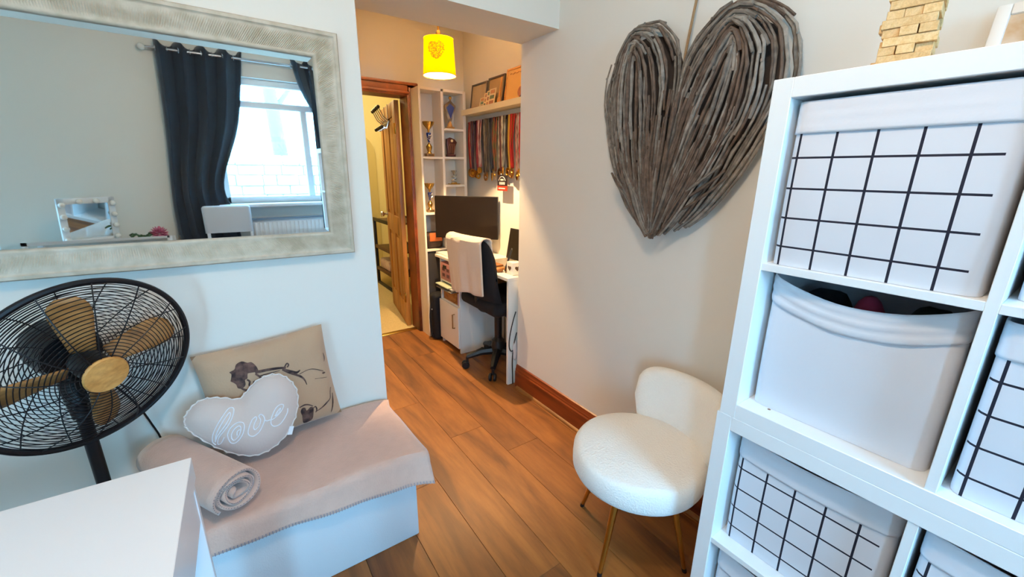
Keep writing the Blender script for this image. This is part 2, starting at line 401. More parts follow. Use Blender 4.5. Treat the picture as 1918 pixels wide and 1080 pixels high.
# vanity table with glossy top
vt = thing('vanity_table', 'white glossy vanity table under the navy curtain', 'table', (-.87, -1.4, 0))
B().box((-1.30, YW+.03, .71), (-.385, -1.19, .735), bev=.003).make('table_top', mat('gloss_white_top', '#e6eaec', .06, coat=.6), vt)
for xx in (-1.28, -.43):
    for yy in (YW+.05, -1.24): B().box((xx, yy, 0), (xx+.035, yy+.035, .71), bev=.002).make('leg', WHITE, vt)
B().box((-1.28, -1.225, .60), (-.41, -1.205, .71), bev=.002).make('apron', WHITE, vt)
vm = thing('vanity_mirror', 'white framed vanity mirror with round bulbs on the glossy table', 'mirror', (-.92, -1.43, .735), R(-32))
VW, VH = .36, .37
Mv = Matrix.Translation((0, 0, .012)) @ Matrix.Rotation(R(-9), 4, 'X')
b = B()
b.box((-VW/2, -.02, 0), (-VW/2+.045, .0, VH), bev=.003, M=Mv).box((VW/2-.045, -.02, 0), (VW/2, .0, VH), bev=.003, M=Mv)
b.box((-VW/2, -.02, 0), (VW/2, .0, .04), bev=.003, M=Mv).box((-VW/2, -.02, VH-.045), (VW/2, .0, VH), bev=.003, M=Mv)
b.make('frame', WHITE, vm, world=False, smooth=30)
B().box((-VW/2+.04, -.012, .035), (VW/2-.04, -.006, VH-.04), M=Mv).make('glass', mat('mirror_silver', '#e8eeee', .015, metal=1), vm, world=False)
BULB = mat('frosted_bulb', '#f2efe8', .25)
for i in range(4):
    for xx in (-VW/2+.022, VW/2-.022):
        z = .045 + i*(VH-.09)/3
        B().ball((xx, .018, z), .021, 12, 8, M=Mv).make('bulb', BULB, vm, world=False)
for i in (1, 2): B().ball((-VW/2+.022+i*(VW-.044)/3, .018, VH-.022), .021, 12, 8, M=Mv).make('bulb', BULB, vm, world=False)
B().box((-.13, -.075, 0), (.13, .045, .012), bev=.003).make('foot', WHITE, vm, world=False)
fl = thing('artificial_flower', 'pink chrysanthemum with green leaves lying on the vanity table', 'flower', (-.49, -1.40, .735))
PINK = mat('pink_petals', '#d77b92', .6, var=.3, vscale=30, col2='#b84e6c'); LEAF = mat('leaf_green', '#2f5a30', .5, var=.3, vscale=20)
b = B()
for i in range(46):
    a = i*2.39996; e = math.acos(1-1.7*(i+.5)/46); d = Vector((math.cos(a)*math.sin(e), math.sin(a)*math.sin(e), math.cos(e)))
    q = d.to_track_quat('Z', 'Y').to_matrix().to_4x4(); q.translation = Vector((-.49, -1.40, .795)) + d*.028
    b.ball((0, 0, .016), (.011, .005, .026), 6, 5, M=q)
b.make('bloom', PINK, fl, kind='stuff')
B().tube([(-.49, -1.40, .76), (-.56, -1.405, .765), (-.66, -1.41, .745)], .004).make('stem', LEAF, fl)
for i in range(9):
    px = -.53-.018*i; a = i*2.1
    q = Matrix.Translation((px, -1.405+.03*math.sin(a), .765+.03*abs(math.cos(a*1.3)))) @ Matrix.Rotation(a, 4, 'Z') @ Matrix.Rotation(R(25), 4, 'Y')
    B().grid(6, 4, lambda u, v: Vector(((u-.5)*.07, (v-.5)*.04*math.sin(math.pi*min(max(u, .02), .98)), .012*math.sin(math.pi*u)-.02*abs(v-.5))), M=q).make('leaf', LEAF, fl, solid=.0012)
# pale chair in front of the curtain
pc = thing('dining_chair', 'pale grey upholstered chair in front of the navy curtain', 'chair', (.03, -1.25, 0))
PG = mat('pale_grey_fabric', '#c9ccd2', .85, bump=.2, bscale=200)
B().box((-.16, -1.42, .60), (.22, -1.36, 1.02), bev=.028, seg=4).make('backrest', PG, pc)
B().box((-.17, -1.40, .42), (.23, -1.02, .49), bev=.025, seg=4).make('seat', PG, pc)
for xx in (-.14, .20):
    B().tube([(xx, -1.385, .0), (xx, -1.385, .62)], .014).make('leg', WHITE, pc)
    B().tube([(xx, -1.05, .0), (xx, -1.05, .43)], .014).make('leg', WHITE, pc)
# outside: ground, stone wall, tree
GR = mat('garden_paving', '#b8b4aa', .9, var=.2, vscale=3)
struct(B().box((-9, -12, -.35), (9, YW-.2, -.25)).make('ground_outside', GR))
sw = thing('garden_wall', 'pale dry stone garden wall outside the window', 'stone wall', (.5, -4.6, -.25))
STN = mat('pale_stone', '#cfcabb', .9, var=.35, vscale=8, bump=.4, bscale=20)
B().box((-5, -4.75, -.25), (7, -4.5, 1.45)).make('core', STN, sw, smooth=0)
rr = random.Random(3)
z = -.2
while z < 1.45:
    h = rr.uniform(.11, .17); x = -1.6
    while x < 3.4:
        l = rr.uniform(.18, .42); d = rr.uniform(.0, .05)
        B().box((x+.006, -4.53, z+.006), (x+l-.006, -4.47+d, z+h-.006), bev=.012, seg=1).make('stone', STN, sw, smooth=30)
        x += l
    z += h
tr = thing('garden_tree', 'bare tree trunk standing behind the garden wall', 'tree', (1.0, -5.4, -.25))
BARK = mat('bark', '#5f7f86', .9, bump=.6, bscale=12)
B().tube([(1.0, -5.4, -.25), (1.02, -5.4, 1.2), (.96, -5.42, 2.6), (1.0, -5.5, 4.2)], [.16, .13, .11, .07], 12).make('trunk', BARK, tr)
for dx, z0, dz in ((.9, 2.3, 1.5), (-.8, 2.7, 1.3), (.5, 3.2, 1.4)):
    B().tube([(.97, -5.42, z0), (.97+dx*.5, -5.5, z0+dz*.4), (.97+dx, -5.6, z0+dz)], [.05, .035, .015], 8).make('branch', BARK, tr)

# ================================================================== WALL MIRROR
mr = thing('wall_mirror', 'large landscape mirror in a ribbed cream frame on the wall', 'mirror', (-.27, YM, 1.425))
mr.rotation_euler = (0, R(.65), 0)
CREAM = mat('limewashed_frame', '#c8bcaa', .65, var=.12, vscale=25, col2='#b0a490', bump=.15, bscale=60)
HW, HH, BW = .675, .378, .083         # half width, half height, frame width
def rail(L0, name, M):
    """frame rail with its outer edge along local x, width inwards (-z), mitred; profile in (w, y)"""
    n = int(L0*2/.0062); prof = [(0, 0), (0, -.034), (.004, -.040), (.013, -.040), (.017, -.034), (.020, -.0335), (.030, -.034), (.045, -.031), (.060, -.0265), (.070, -.024), (.074, -.026), (.080, -.024), (BW, -.018), (BW, 0)]
    N = n*2
    def f(u, v):
        k = int(round(v*(len(prof)-1))); w_, y = prof[k]
        x = lerp(-(L0-w_), L0-w_, u)
        if 5 <= k <= 9:
            y += .0011*(1 if int(round(u*N)) % 2 else -1)*math.sin(math.pi*(k-4.2)/6)
        return Vector((x, y, -w_))
    B().grid(N, len(prof)-1, f, M=M).make(name, CREAM, mr, world=False, smooth=50)
rail(HW, 'frame_rail', Matrix.Translation((0, 0, HH)))
rail(HW, 'frame_rail', Matrix.Translation((0, 0, -HH)) @ Matrix.Rotation(R(180), 4, 'Y'))
rail(HH, 'frame_rail', Matrix.Translation((HW, 0, 0)) @ Matrix.Rotation(R(90), 4, 'Y'))
rail(HH, 'frame_rail', Matrix.Translation((-HW, 0, 0)) @ Matrix.Rotation(R(-90), 4, 'Y'))
gx, gz = HW-BW+.004, HH-BW+.004; bv = .02
SILVER = mat('mirror_silver', '#e8eeee', .015, metal=1)
q0 = [(-gx, -.0145, -gz), (gx, -.0145, -gz), (gx, -.0145, gz), (-gx, -.0145, gz)]
q1 = [(-gx+bv, -.0151, -gz+bv), (gx-bv, -.0151, -gz+bv), (gx-bv, -.0151, gz-bv), (-gx+bv, -.0151, gz-bv)]
b = B().poly([q1] + [[q0[i], q0[(i+1) % 4], q1[(i+1) % 4], q1[i]] for i in range(4)])
b.box((-gx, -.012, -gz), (gx, -.002, gz))
b.make('glass', SILVER, mr, world=False, smooth=0)

# ================================================================== STAND FAN
fan = thing('stand_fan', 'black pedestal fan with wooden blades and round cage beside the bench', 'fan', (-.415, 1.55, 0))
n_ = Vector((.54391, -.80704, -.22988)).normalized()
FC = Vector((-.3517, 1.4692, .8388)); FR = .24
a_ = n_.cross(Vector((0, 0, 1))).normalized(); b_ = a_.cross(n_)
MF = Matrix((a_, b_, n_)).transposed().to_4x4(); MF.translation = FC      # local z = towards the front
B().tube([(FR*math.cos(t), FR*math.sin(t), 0) for t in [2*math.pi*i/96 for i in range(96)]], .0075, 8, closed=True, M=MF).make('rim', BLACK, fan)
def grille(sgn, name, depth, flat, ph):
    b = B(); NR = 21
    for i in range(NR):
        r = lerp(.052, FR-.006, i/(NR-1)); d = sgn*depth*(1-max(0, (r-flat)/(FR-flat))**2.2) if r > flat else sgn*depth
        b.tube([(r*math.cos(t), r*math.sin(t), d) for t in [2*math.pi*k/80 for k in range(80)]], .0013, 4, closed=True, M=MF)
    for i in range(14):
        t = 2*math.pi*i/14 + ph; pts = []
        for k in range(9):
            r = lerp(.03, FR-.002, k/8); d = sgn*depth*(1-max(0, (r-flat)/(FR-flat))**2.2) if r > flat else sgn*depth
            tt = t + .22*(k/8)*sgn
            pts.append((r*math.cos(tt), r*math.sin(tt), d+.002*sgn))
        b.tube(pts, .0016, 5, M=MF)
    b.make(name, BLACK, fan, kind='stuff')
grille(1, 'front_grille', .062, .07, .1)
grille(-1, 'rear_grille', .075, .06, .25)
BLW = wood('blade_wood', '#b9854c', '#a8743c', '#8f5f2e', .5, axis=(3, 16, 16))
CAPW = wood('cap_wood', '#d6a05c', '#c98f4c', '#b57c3c', .45, axis=(3, 14, 14))
for ang in (80, -7, -100, 164):
    def f(u, v):
        r = lerp(.045, .205, u); wd = lerp(.05, .082, min(1, u*1.5)) if u < .75 else .082*(1-((u-.75)/.25)**2.5*.55)
        s_ = (v-.5)*wd; tw = R(34-12*u)
        return Vector((r, s_*math.cos(tw)+.008*u, s_*math.sin(tw)-.006))
    B().grid(12, 6, f, M=MF @ Matrix.Rotation(R(ang), 4, 'Z')).make('blade', BLW, fan, solid=.006)
B().lathe([(0, .058), (.042, .058), (.048, .06), (.050, .066), (.047, .071), (0, .073)], 32, M=MF).make('hub_cap', CAPW, fan)
B().lathe([(0, -.035), (.035, -.035), (.038, .0), (.032, .03), (0, .032)], 24, M=MF).make('hub', BLACKP, fan)
B().lathe([(0, -.20), (.045, -.198), (.066, -.185), (.074, -.15), (.074, -.10), (.066, -.078), (0, -.076)], 28, M=MF).make('motor_housing', BLACKP, fan)
pt = MF @ Vector((0, -.02, -.14))
B().tube([pt, (pt.x, pt.y, pt.z-.12), (-.415, 1.55, .66)], [.028, .026, .022], 14).make('neck', BLACKP, fan)
B().tube([(-.415, 1.55, .70), (-.415, 1.55, .02)], .0165, 16).tube([(-.415, 1.55, .40), (-.415, 1.55, .34)], .024, 16).make('pole', BLACK, fan)
B().lathe([(0, 0), (.112, 0), (.114, .008), (.10, .018), (.03, .03), (.026, .06), (0, .062)], 36, c=(-.415, 1.55, 0)).make('base', BLACK, fan)
B().tube(spline([pt+Vector((.02, .05, -.05)), (-.33, 1.63, .66), (-.300, 1.66, .54), (-.285, 1.672, .42), (-.31, 1.665, .2), (-.38, 1.66, .012), (-.55, 1.66, .006)], 30), .0032, 6).make('cable', BLACKP, fan)

# ================================================================== FOREGROUND DESK
dk = thing('white_desk', 'glossy white desk with a thick top in the corner nearest the camera', 'desk', (-.134, 1.013, 0), R(-1.86))
# local: x to the left is negative, y towards the camera is negative
B().box((-1.25, -.52, .698), (0, 0, .75), bev=.0012, seg=1).make('desk_top', GLOSSW, dk, world=False, smooth=30)
B().box((-.11, -.022, 0), (-.004, -.004, .698), bev=.001, seg=1).make('leg', GLOSSW, dk, world=False, smooth=30)
B().box((-.022, -.50, .60), (-.006, -.022, .698), bev=.001, seg=1).make('apron', GLOSSW, dk, world=False, smooth=30)
B().box((-1.23, -.516, 0), (-1.21, -.03, .698), bev=.001, seg=1).make('end_panel', GLOSSW, dk, world=False, smooth=30)
B().box((-.045, -.515, 0), (-.004, -.475, .698), bev=.001, seg=1).make('leg', GLOSSW, dk, world=False, smooth=30)

# ================================================================== BENCH, THROW, CUSHIONS
OT = mat('pale_linen_box', '#cfd4d8', .85, bump=.15, bscale=260)
ot = thing('storage_bench', 'pale fabric storage bench against the wall under the mirror', 'bench', (.08, 1.46, 0))
OX0, OX1, OY0, OY1, OZ = -.268, .443, 1.25, 1.672, .365
B().box((OX0, OY0, .0), (OX1, OY1, .325), bev=.006, seg=2).make('body', OT, ot)
B().box((OX0-.003, OY0-.003, .327), (OX1+.003, OY1+.003, OZ), bev=.009, seg=3).make('lid', OT, ot)
TAUPE = mat('taupe_fleece', '#cdaa9a', .95, bump=.35, bscale=160, sheen=.5, var=.06, vscale=30)
th = thing('throw_blanket', 'taupe fleece throw spread over the storage bench', 'blanket', (.12, 1.45, OZ))
TX0, TX1 = -.27, .472
def drape(u, v):
    # u across X, v from wall (0) over the front edge down (1)
    x = lerp(TX0, TX1, u); top = .425; hang = .085 + .02*(1-u) if False else lerp(.05, .088, u)
    L = top + .02 + hang; s_ = v*L
    wob = .004*math.sin(x*17+v*5)+.003*math.sin(x*31-v*9)
    if s_ < top-.012: y, z = OY1-.004-s_, OZ+.007+.0025*math.sin(x*23+s_*19)
    else:
        q = min(1, (s_-(top-.012))/.05); a = q*math.pi/2
        y = OY1-.004-(top-.012)-.024*math.sin(a); z = OZ+.007-.034*(1-math.cos(a))
        e = max(0, s_-(top-.012)-.05); z -= e; y -= .05*e/.09*(.35+.65*max(0, u-.55)/.45) + wob*e/.05
    # right flare
    if u > .9:
        k_ = (u-.9)/.1; f_ = max(0, min(1, (s_-.10)/.33))
        x += .016*k_*f_ + .014*k_*max(0, 1-s_/.06); z -= .012*k_**2*(1-.4*f_); y -= .012*k_*f_
    return Vector((x, y, z))
B().grid(56, 40, drape).make('cloth', TAUPE, th, solid=.005)
# side fall on the right end of the bench
def side(u, v):
    y = lerp(OY1-.01, OY0+.02, u); dz = v*.075
    return Vector((.470+.016*max(0, min(1, (OY1-y-.1)/.33))+.014*max(0, 1-(OY1-y)/.06)+.006*math.sin(u*20)*v, y-.01*u, OZ-.006-.004*u-dz))
B().grid(24, 6, side).make('side_fall', TAUPE, th, solid=.005)
# blanket-stitch hem
STI = mat('stitch_grey', '#8e8390', .9)
b = B()
for i in range(84):
    u = (i+.5)/84; p = drape(u, 1.0); q = drape(u, .982)
    b.tube([(p.x, p.y-.0025, p.z-.001), (q.x, q.y-.0028, q.z)], .0011, 5)
b.make('hem_stitching', STI, th, kind='stuff')
# rolled blanket
rb = thing('rolled_blanket', 'rolled taupe fleece blanket lying on the throw beside the heart cushion', 'blanket', (-.18, 1.44, .38))
p0 = Vector((-.272, 1.595, .448)); p1 = Vector((-.082, 1.272, .447)); ax = (p1-p0).normalized()
ux = ax.cross(Vector((0, 0, 1))).normalized(); uz = ux.cross(ax)
def roll(u, v):
    t = u*2*math.pi*3.3; r = .014 + .0142*t/(2*math.pi)*1.12
    e = 1+.05*math.sin(t*2+1)
    d = (-math.cos(t+1.9)*ux*1.12*e + math.sin(t+1.9)*uz*.92)*r
    p = p0.lerp(p1, v) + d + ax*(.006*math.sin(t*1.7)*(1 if v > .5 else -1))
    return p
B().grid(120, 10, roll).make('roll', TAUPE, rb, solid=.0095)
b = B()
for i in range(110):
    u = .22+.78*i/110; p = roll(u, 1.0); q = roll(u, .975)
    b.tube([p+ax*.001, q], .0012, 4)
b.make('edge_stitching', mat('stitch_dark', '#6f6672', .9), rb, kind='stuff')

def inflate(outline, cx, cz, n=14, thick=.05, power=.5):
    """cushion grid: returns f(u ring angle idx, v radius 0..1, side)"""
    return None
# printed cushion: local plane (x,z), front towards -y
PUT = mat('sand_velvet', '#bb9778', .9, bump=.2, bscale=120, var=.12, vscale=5, sheen=.4)
pc2 = thing('printed_cushion', 'sand coloured rectangular cushion printed with a dark sketch, leaning on the wall', 'cushion', (.075, 1.585, .374))
CW, CH = .408, .375
lean = Matrix.Rotation(R(-5.5), 4, 'X'); tilt = Matrix.Rotation(R(-4.5), 4, 'Y')
MC = Matrix.Translation((.072, 1.598, .392)) @ lean @ tilt
def cush(u, v, side=-1):
    x, z = (u-.5)*2, (v-.5)*2
    pinch = 1-.055*(1-x*x)*0 ; 
    X = x*CW/2*(1-.035*(1-z*z)*abs(x)); Z = z*CH/2*(1-.035*(1-x*x)*abs(z)) + CH/2
    t = .052*(max(0, 1-x**4))**.6*(max(0, 1-z**4))**.6
    return Vector((X, side*t, Z))
b = B().grid(26, 26, lambda u, v: cush(u, v, -1), M=MC).grid(26, 26, lambda u, v: cush(u, v, 1), M=MC)
bmesh.ops.remove_doubles(b.bm, verts=b.bm.verts[:], dist=.0004)
b.make('cushion_body', PUT, pc2, smooth=60)
def print_pt(zx, zy, lift=.0016):
    # print layout coordinates (0..1 in the cushion's own face, x right, y down)
    p = cush(zx, 1-zy, -1); p.y -= lift
    return MC @ p
INK = mat('print_ink', '#6e5148', .9, var=.4, vscale=45, col2='#2a1d1e')
def stroke(pts, w):
    P = spline([(a, b_, w_) for (a, b_), w_ in zip(pts, w)], 4*len(pts))
    b = B(); t = b.bm; prev = None
    for i, p in enumerate(P):
        d = (P[min(i+1, len(P)-1)]-P[max(i-1, 0)]); d.z = 0
        if d.length < 1e-6: continue
        nn = Vector((-d.y, d.x, 0)).normalized()*max(.001, p.z)
        cur = (t.verts.new(print_pt(p.x+nn.x, p.y+nn.y)), t.verts.new(print_pt(p.x-nn.x, p.y-nn.y)))
        if prev: t.faces.new((prev[0], prev[1], cur[1], cur[0]))
        prev = cur
    return b
pr = B()
def addst(pts, w):
    s_ = stroke(pts, w); pr._merge(s_.bm)
def blob(pts, n=40):
    P = spline([(a, b_, 0) for a, b_ in pts + pts[:1]], n+1)[:-1]
    c = sum(P, Vector())/len(P); t = pr.bm
    rings = [[t.verts.new(print_pt(lerp(c.x, p.x, f_), lerp(c.y, p.y, f_))) for p in P] for f_ in (.33, .66, 1)]
    cv = t.verts.new(print_pt(c.x, c.y))
    for i in range(n):
        j = (i+1) % n; t.faces.new((cv, rings[0][i], rings[0][j]))
        for q in (0, 1): t.faces.new((rings[q][i], rings[q+1][i], rings[q+1][j], rings[q][j]))
# dark hair around a paler face, seen in profile
blob([(.215, .275), (.235, .215), (.225, .19), (.265, .175), (.285, .135), (.33, .12), (.365, .145), (.395, .15), (.42, .20), (.425, .25), (.40, .245), (.37, .215), (.345, .25), (.335, .29), (.315, .30), (.31, .345), (.28, .37), (.25, .355), (.245, .315)], 57)
addst([(.27, .36), (.30, .395), (.345, .42), (.39, .42), (.42, .395)], [.006, .010, .010, .009, .004])
addst([(.33, .30), (.345, .325), (.335, .36), (.35, .39)], [.006, .008, .006, .004])
addst([(.40, .27), (.425, .31), (.43, .35), (.405, .39)], [.007, .009, .007, .004])
addst([(.365, .345), (.38, .335), (.40, .345)], [.004, .007, .003])
addst([(.38, .385), (.395, .38), (.41, .385)], [.004, .006, .003])
addst([(.43, .35), (.46, .36), (.50, .40), (.53, .39)], [.008, .012, .014, .006])
addst([(.40, .255), (.48, .262), (.56, .275), (.63, .295)], [.015, .013, .012, .010])
addst([(.43, .30), (.50, .30), (.58, .305)], [.005, .004, .003])
addst([(.62, .285), (.645, .255), (.655, .275), (.64, .295)], [.006, .006, .006, .006])
addst([(.60, .30), (.655, .35), (.70, .375), (.735, .36)], [.010, .018, .013, .004])
addst([(.66, .37), (.72, .42), (.75, .47), (.76, .53)], [.008, .010, .007, .003])
addst([(.72, .40), (.80, .385), (.86, .405), (.93, .46)], [.003, .003, .004, .003])
addst([(.915, .475), (.93, .48), (.945, .485)], [.004, .010, .003])
addst([(.84, .50), (.87, .51), (.95, .54)], [.003, .002, .002])
addst([(.965, .28), (.968, .33), (.958, .37)], [.002, .005, .002])
# rose
blob([(.66, .84), (.655, .79), (.675, .755), (.70, .765), (.705, .80), (.745, .775), (.765, .80), (.755, .86), (.735, .93), (.69, .955), (.655, .94)], 36)
addst([(.655, .74), (.70, .73), (.735, .745), (.765, .775)], [.004, .008, .006, .004])
addst([(.765, .80), (.785, .79), (.79, .83), (.775, .86)], [.004, .005, .006, .004])
addst([(.785, .85), (.84, .83), (.89, .80), (.93, .77), (.945, .71), (.962, .66)], [.003, .006, .008, .004, .003, .003])
addst([(.965, .73), (.95, .81), (.93, .88), (.905, .94)], [.003, .006, .006, .002])
pr.make('print', INK, pc2, smooth=60, kind='stuff')
# heart cushion with "love"
HPK = mat('blush_velvet', '#cdbcb4', .9, bump=.15, bscale=120, sheen=.5)
# outline in metres: x along the bench, z up the cushion's own plane
HO = [(-0.1584, 0.1619), (-0.1546, 0.1806), (-0.1405, 0.2001), (-0.1155, 0.219), (-0.0824, 0.2214), (-0.047, 0.2109), (-0.0102, 0.1966), (0.0167, 0.2151), (0.0457, 0.2396), (0.0809, 0.251), (0.1146, 0.2473), (0.1421, 0.2239), (0.1602, 0.1874), (0.1609, 0.1466), (0.1481, 0.0966), (0.1229, 0.0531), (0.0867, 0.0198), (0.0462, 0.0014), (0.0059, 0.0), (-0.034, 0.0173), (-0.0741, 0.047), (-0.1116, 0.0857), (-0.1416, 0.1244), (-0.1555, 0.1466)]
hc = thing('heart_cushion', 'blush heart shaped cushion with white stitched lettering leaning on the printed cushion', 'cushion', (-.04, 1.475, .38))
MH = Matrix.Translation((-.04, 1.475, 0.416)) @ Matrix.Rotation(R(-20), 4, 'X')
NO = 96
OUTL = spline([Vector((x, 0, z)) for x, z in HO + [HO[0]]], NO+1)[:-1]
hcx, hcz = .0, .10
def hpt(x, z, side=-1):
    """point on the cushion's face above (x,z)"""
    best = 1e9
    for p in OUTL: best = min(best, math.hypot(p.x-x, p.z-z))
    d = best; t = .046*(1-math.exp(-d/.034))
    return Vector((x, side*t, z))
def hface(side):
    def f(u, v):
        p = OUTL[int(round(u*NO)) % NO]; r = 1-(1-v)**1.6 if v < 1 else 1.0
        x = lerp(hcx, p.x, r); z = lerp(hcz, p.z, r)
        if v >= .999: return Vector((x, 0, z))
        return hpt(x, z, side)
    return f
b = B().grid(NO, 14, hface(-1), closed_u=True, M=MH).grid(NO, 14, hface(1), closed_u=True, M=MH)
bmesh.ops.remove_doubles(b.bm, verts=b.bm.verts[:], dist=.0003)
b.make('cushion_body', HPK, hc, smooth=60)
b = B()
pp = [MH @ Vector((p.x*1.012+.0, .002*math.sin(i*1.9), hcz+(p.z-hcz)*1.012)) for i, p in enumerate(OUTL)]
pp = [p + (MH.to_3x3() @ Vector((math.cos(i*2.2)*.0022, 0, math.sin(i*2.2)*.0022))) for i, p in enumerate(pp)]
b.tube(pp, .0026, 6, closed=True)
b.make('piping', mat('piping_cream', '#d8d0cc', .9), hc)
LET = mat('white_thread', '#e9ecf2', .8)
letters = {'l': [[(-0.0905, 0.0715), (-0.097, 0.0846), (-0.0921, 0.1086), (-0.078, 0.134), (-0.0593, 0.1583), (-0.0424, 0.1757), (-0.0322, 0.1783), (-0.0267, 0.1708), (-0.0321, 0.1518), (-0.0455, 0.1297), (-0.0625, 0.1114), (-0.0763, 0.0967), (-0.0834, 0.0819), (-0.0835, 0.0712), (-0.075, 0.0746), (-0.0645, 0.0904)], [(-0.0897, 0.082), (-0.0835, 0.1056), (-0.0686, 0.1309), (-0.051, 0.1535), (-0.0385, 0.1648), (-0.0397, 0.152), (-0.0544, 0.1305), (-0.0713, 0.1123), (-0.0833, 0.097), (-0.0897, 0.082)]], 'o': [[(-0.0542, 0.0824), (-0.0535, 0.0996), (-0.0418, 0.1176), (-0.024, 0.1271), (-0.0097, 0.1237), (-0.0058, 0.1122), (-0.0122, 0.0899), (-0.0248, 0.0721), (-0.039, 0.063), (-0.0499, 0.0678), (-0.0542, 0.0824)], [(-0.0453, 0.0815), (-0.0432, 0.0961), (-0.0319, 0.1107), (-0.0195, 0.1154), (-0.016, 0.1067), (-0.0223, 0.0889), (-0.0325, 0.077), (-0.0411, 0.0734), (-0.0453, 0.0815)], [(-0.0299, 0.0871), (-0.027, 0.0994), (-0.0184, 0.1031)]], 'v': [[(0.0186, 0.1243), (0.0074, 0.1055), (0.001, 0.0876), (0.003, 0.0758), (0.0141, 0.0696), (0.0306, 0.0775), (0.0428, 0.0938), (0.0521, 0.1112), (0.0515, 0.125), (0.0449, 0.1331), (0.0385, 0.1292), (0.0409, 0.1148), (0.0339, 0.099), (0.0217, 0.0895), (0.0183, 0.0974), (0.0235, 0.1114), (0.0306, 0.1227), (0.029, 0.13), (0.0186, 0.1243)], [(0.0521, 0.1112), (0.0585, 0.1068), (0.0644, 0.1071)]], 'e': [[(0.0644, 0.1071), (0.0783, 0.1072), (0.096, 0.1177), (0.1097, 0.1321), (0.1141, 0.1424), (0.1068, 0.1479), (0.0941, 0.1439), (0.0817, 0.1292), (0.0715, 0.1094), (0.0688, 0.092), (0.0763, 0.0816), (0.0924, 0.0818), (0.1087, 0.0951), (0.122, 0.1142), (0.1253, 0.1272)], [(0.0835, 0.1148), (0.0936, 0.1278), (0.1038, 0.1362), (0.0993, 0.126), (0.0886, 0.1164), (0.0835, 0.1148)]]}
for ch, strokes in letters.items():
    b = B()
    for st_ in strokes:
        P = spline([(a, 0, c) for a, c in st_], len(st_)*5)
        q = []
        for p in P:
            h = hpt(p.x, p.z); h.y -= .0012; q.append(MH @ h)
        b.tube(q, .0017, 5)
    b.make('stitched_letter', LET, hc)
tq = MH @ Vector((0.106, -.006, 0.062))
B().box((-.0, -.001, -.028), (.03, .001, .004), M=Matrix.Translation(tq) @ Matrix.Rotation(R(18), 4, 'Y')).make('care_tag', mat('tag_white', '#eef2f6', .7), hc)

# ================================================================== WICKER HEART
wh = thing('wicker_heart', 'large grey twig heart hanging by twine on the wall', 'wall decoration', (1.39, 1.0, 1.08))
TW = [mat('twig_grey', '#877c71', .8, var=.5, vscale=40, bump=.5, bscale=120), mat('twig_brown', '#715d4f', .8, var=.5, vscale=40, bump=.5, bscale=120), mat('twig_pale', '#9d9388', .8, var=.45, vscale=40, bump=.5, bscale=120)]
LL = [(1.008, 1.082), (1.082, 1.13), (1.164, 1.213), (1.226, 1.316), (1.285, 1.45), (1.307, 1.544), (1.324, 1.656), (1.286, 1.789), (1.217, 1.869), (1.146, 1.878), (1.078, 1.866), (1.024, 1.82), (.989, 1.769), (.975, 1.70), (.982, 1.55), (.992, 1.38), (1.0, 1.22), (1.006, 1.10)]
RL = [(1.006, 1.082), (.893, 1.156), (.796, 1.239), (.704, 1.37), (.656, 1.465), (.617, 1.539), (.595, 1.622), (.606, 1.70), (.626, 1.755), (.682, 1.812), (.753, 1.848), (.824, 1.852), (.88, 1.819), (.924, 1.778), (.955, 1.73), (.972, 1.66), (.98, 1.53), (.99, 1.38), (1.0, 1.22), (1.004, 1.10)]
LS = [(1.008, 1.09), (1.07, 1.28), (1.115, 1.48), (1.125, 1.66), (1.135, 1.76)]
RS = [(1.004, 1.09), (.93, 1.27), (.86, 1.45), (.80, 1.62), (.765, 1.72)]
rw = random.Random(11)
def lobe(outl, spine):
    O = spline([(0, y, z) for y, z in outl], 81); S_ = spline([(0, y, z) for y, z in spine], 41)
    S2 = S_ + S_[::-1][1:]
    # apex index of the outline = highest point
    ap = max(range(81), key=lambda i: O[i].z)
    def P(t, u):
        # u 0..1 along loop, apex at .5
        j = (u/.5*ap) if u < .5 else ap + (u-.5)/.5*(80-ap)
        k_ = min(int(j), 79); o = O[k_].lerp(O[k_+1], j-k_)
        j2 = u*80; k2 = min(int(j2), 79); s_ = S2[k2].lerp(S2[k2+1], j2-k2)
        return o.lerp(s_, t)
    return P
nt_ = 0
def twig(pts, r, m_):
    b = B(); n = len(pts)
    rs = [r*(1-.25*i/(n-1))*(1+.10*math.sin(i*2.3+r*900)) for i in range(n)]
    if n > 4: rs[n//2] *= 1.25
    b.tube(pts, rs, 6)
    # knuckle where a shoot was cut off
    i = rw.randrange(1, n-1); p = Vector(pts[i]); b.ball((p.x-r*.7, p.y, p.z), (r*.75, r*.9, r*1.1), 5, 4)
    b.make('twig', m_, wh)
for P, nl in ((lobe(LL, LS), 13), (lobe(RL, RS), 16)):
    for i in range(nl):
        t = (i/(nl-1))**1.05*.93
        depth = 1.390 - .060*math.sin(min(1, t*1.35)*math.pi/2)
        u = rw.uniform(.0, .05) + .02
        while u < .965:
            du = rw.uniform(.13, .25)*(1.0 if t < .6 else 1.3)
            e = min(.985, u+du)
            n = 9
            jy, jz, jx = rw.uniform(-.004, .004), rw.uniform(-.005, .005), rw.uniform(-.013, .007)
            pts = []
            for k_ in range(n):
                uu = lerp(u, e, k_/(n-1)); p = P(max(0, min(.97, t+rw.uniform(-.004, .004))), uu)
                tipf = min(1, min(uu, 1-uu)*9)
                sk_ = .006*(k_/(n-1)-.5)
                pts.append((depth+jx+rw.uniform(-.002, .002)+.018*(1-tipf)+(.004 if k_ in (0, n-1) else 0), p.y+jy+sk_+rw.uniform(-.0022, .0022), p.z+jz))
            twig(pts, rw.uniform(.0045, .0068), TW[rw.choice((0, 0, 1, 2) if t < .5 else (0, 1, 1, 2))])
            u = e - rw.uniform(.0, .03)
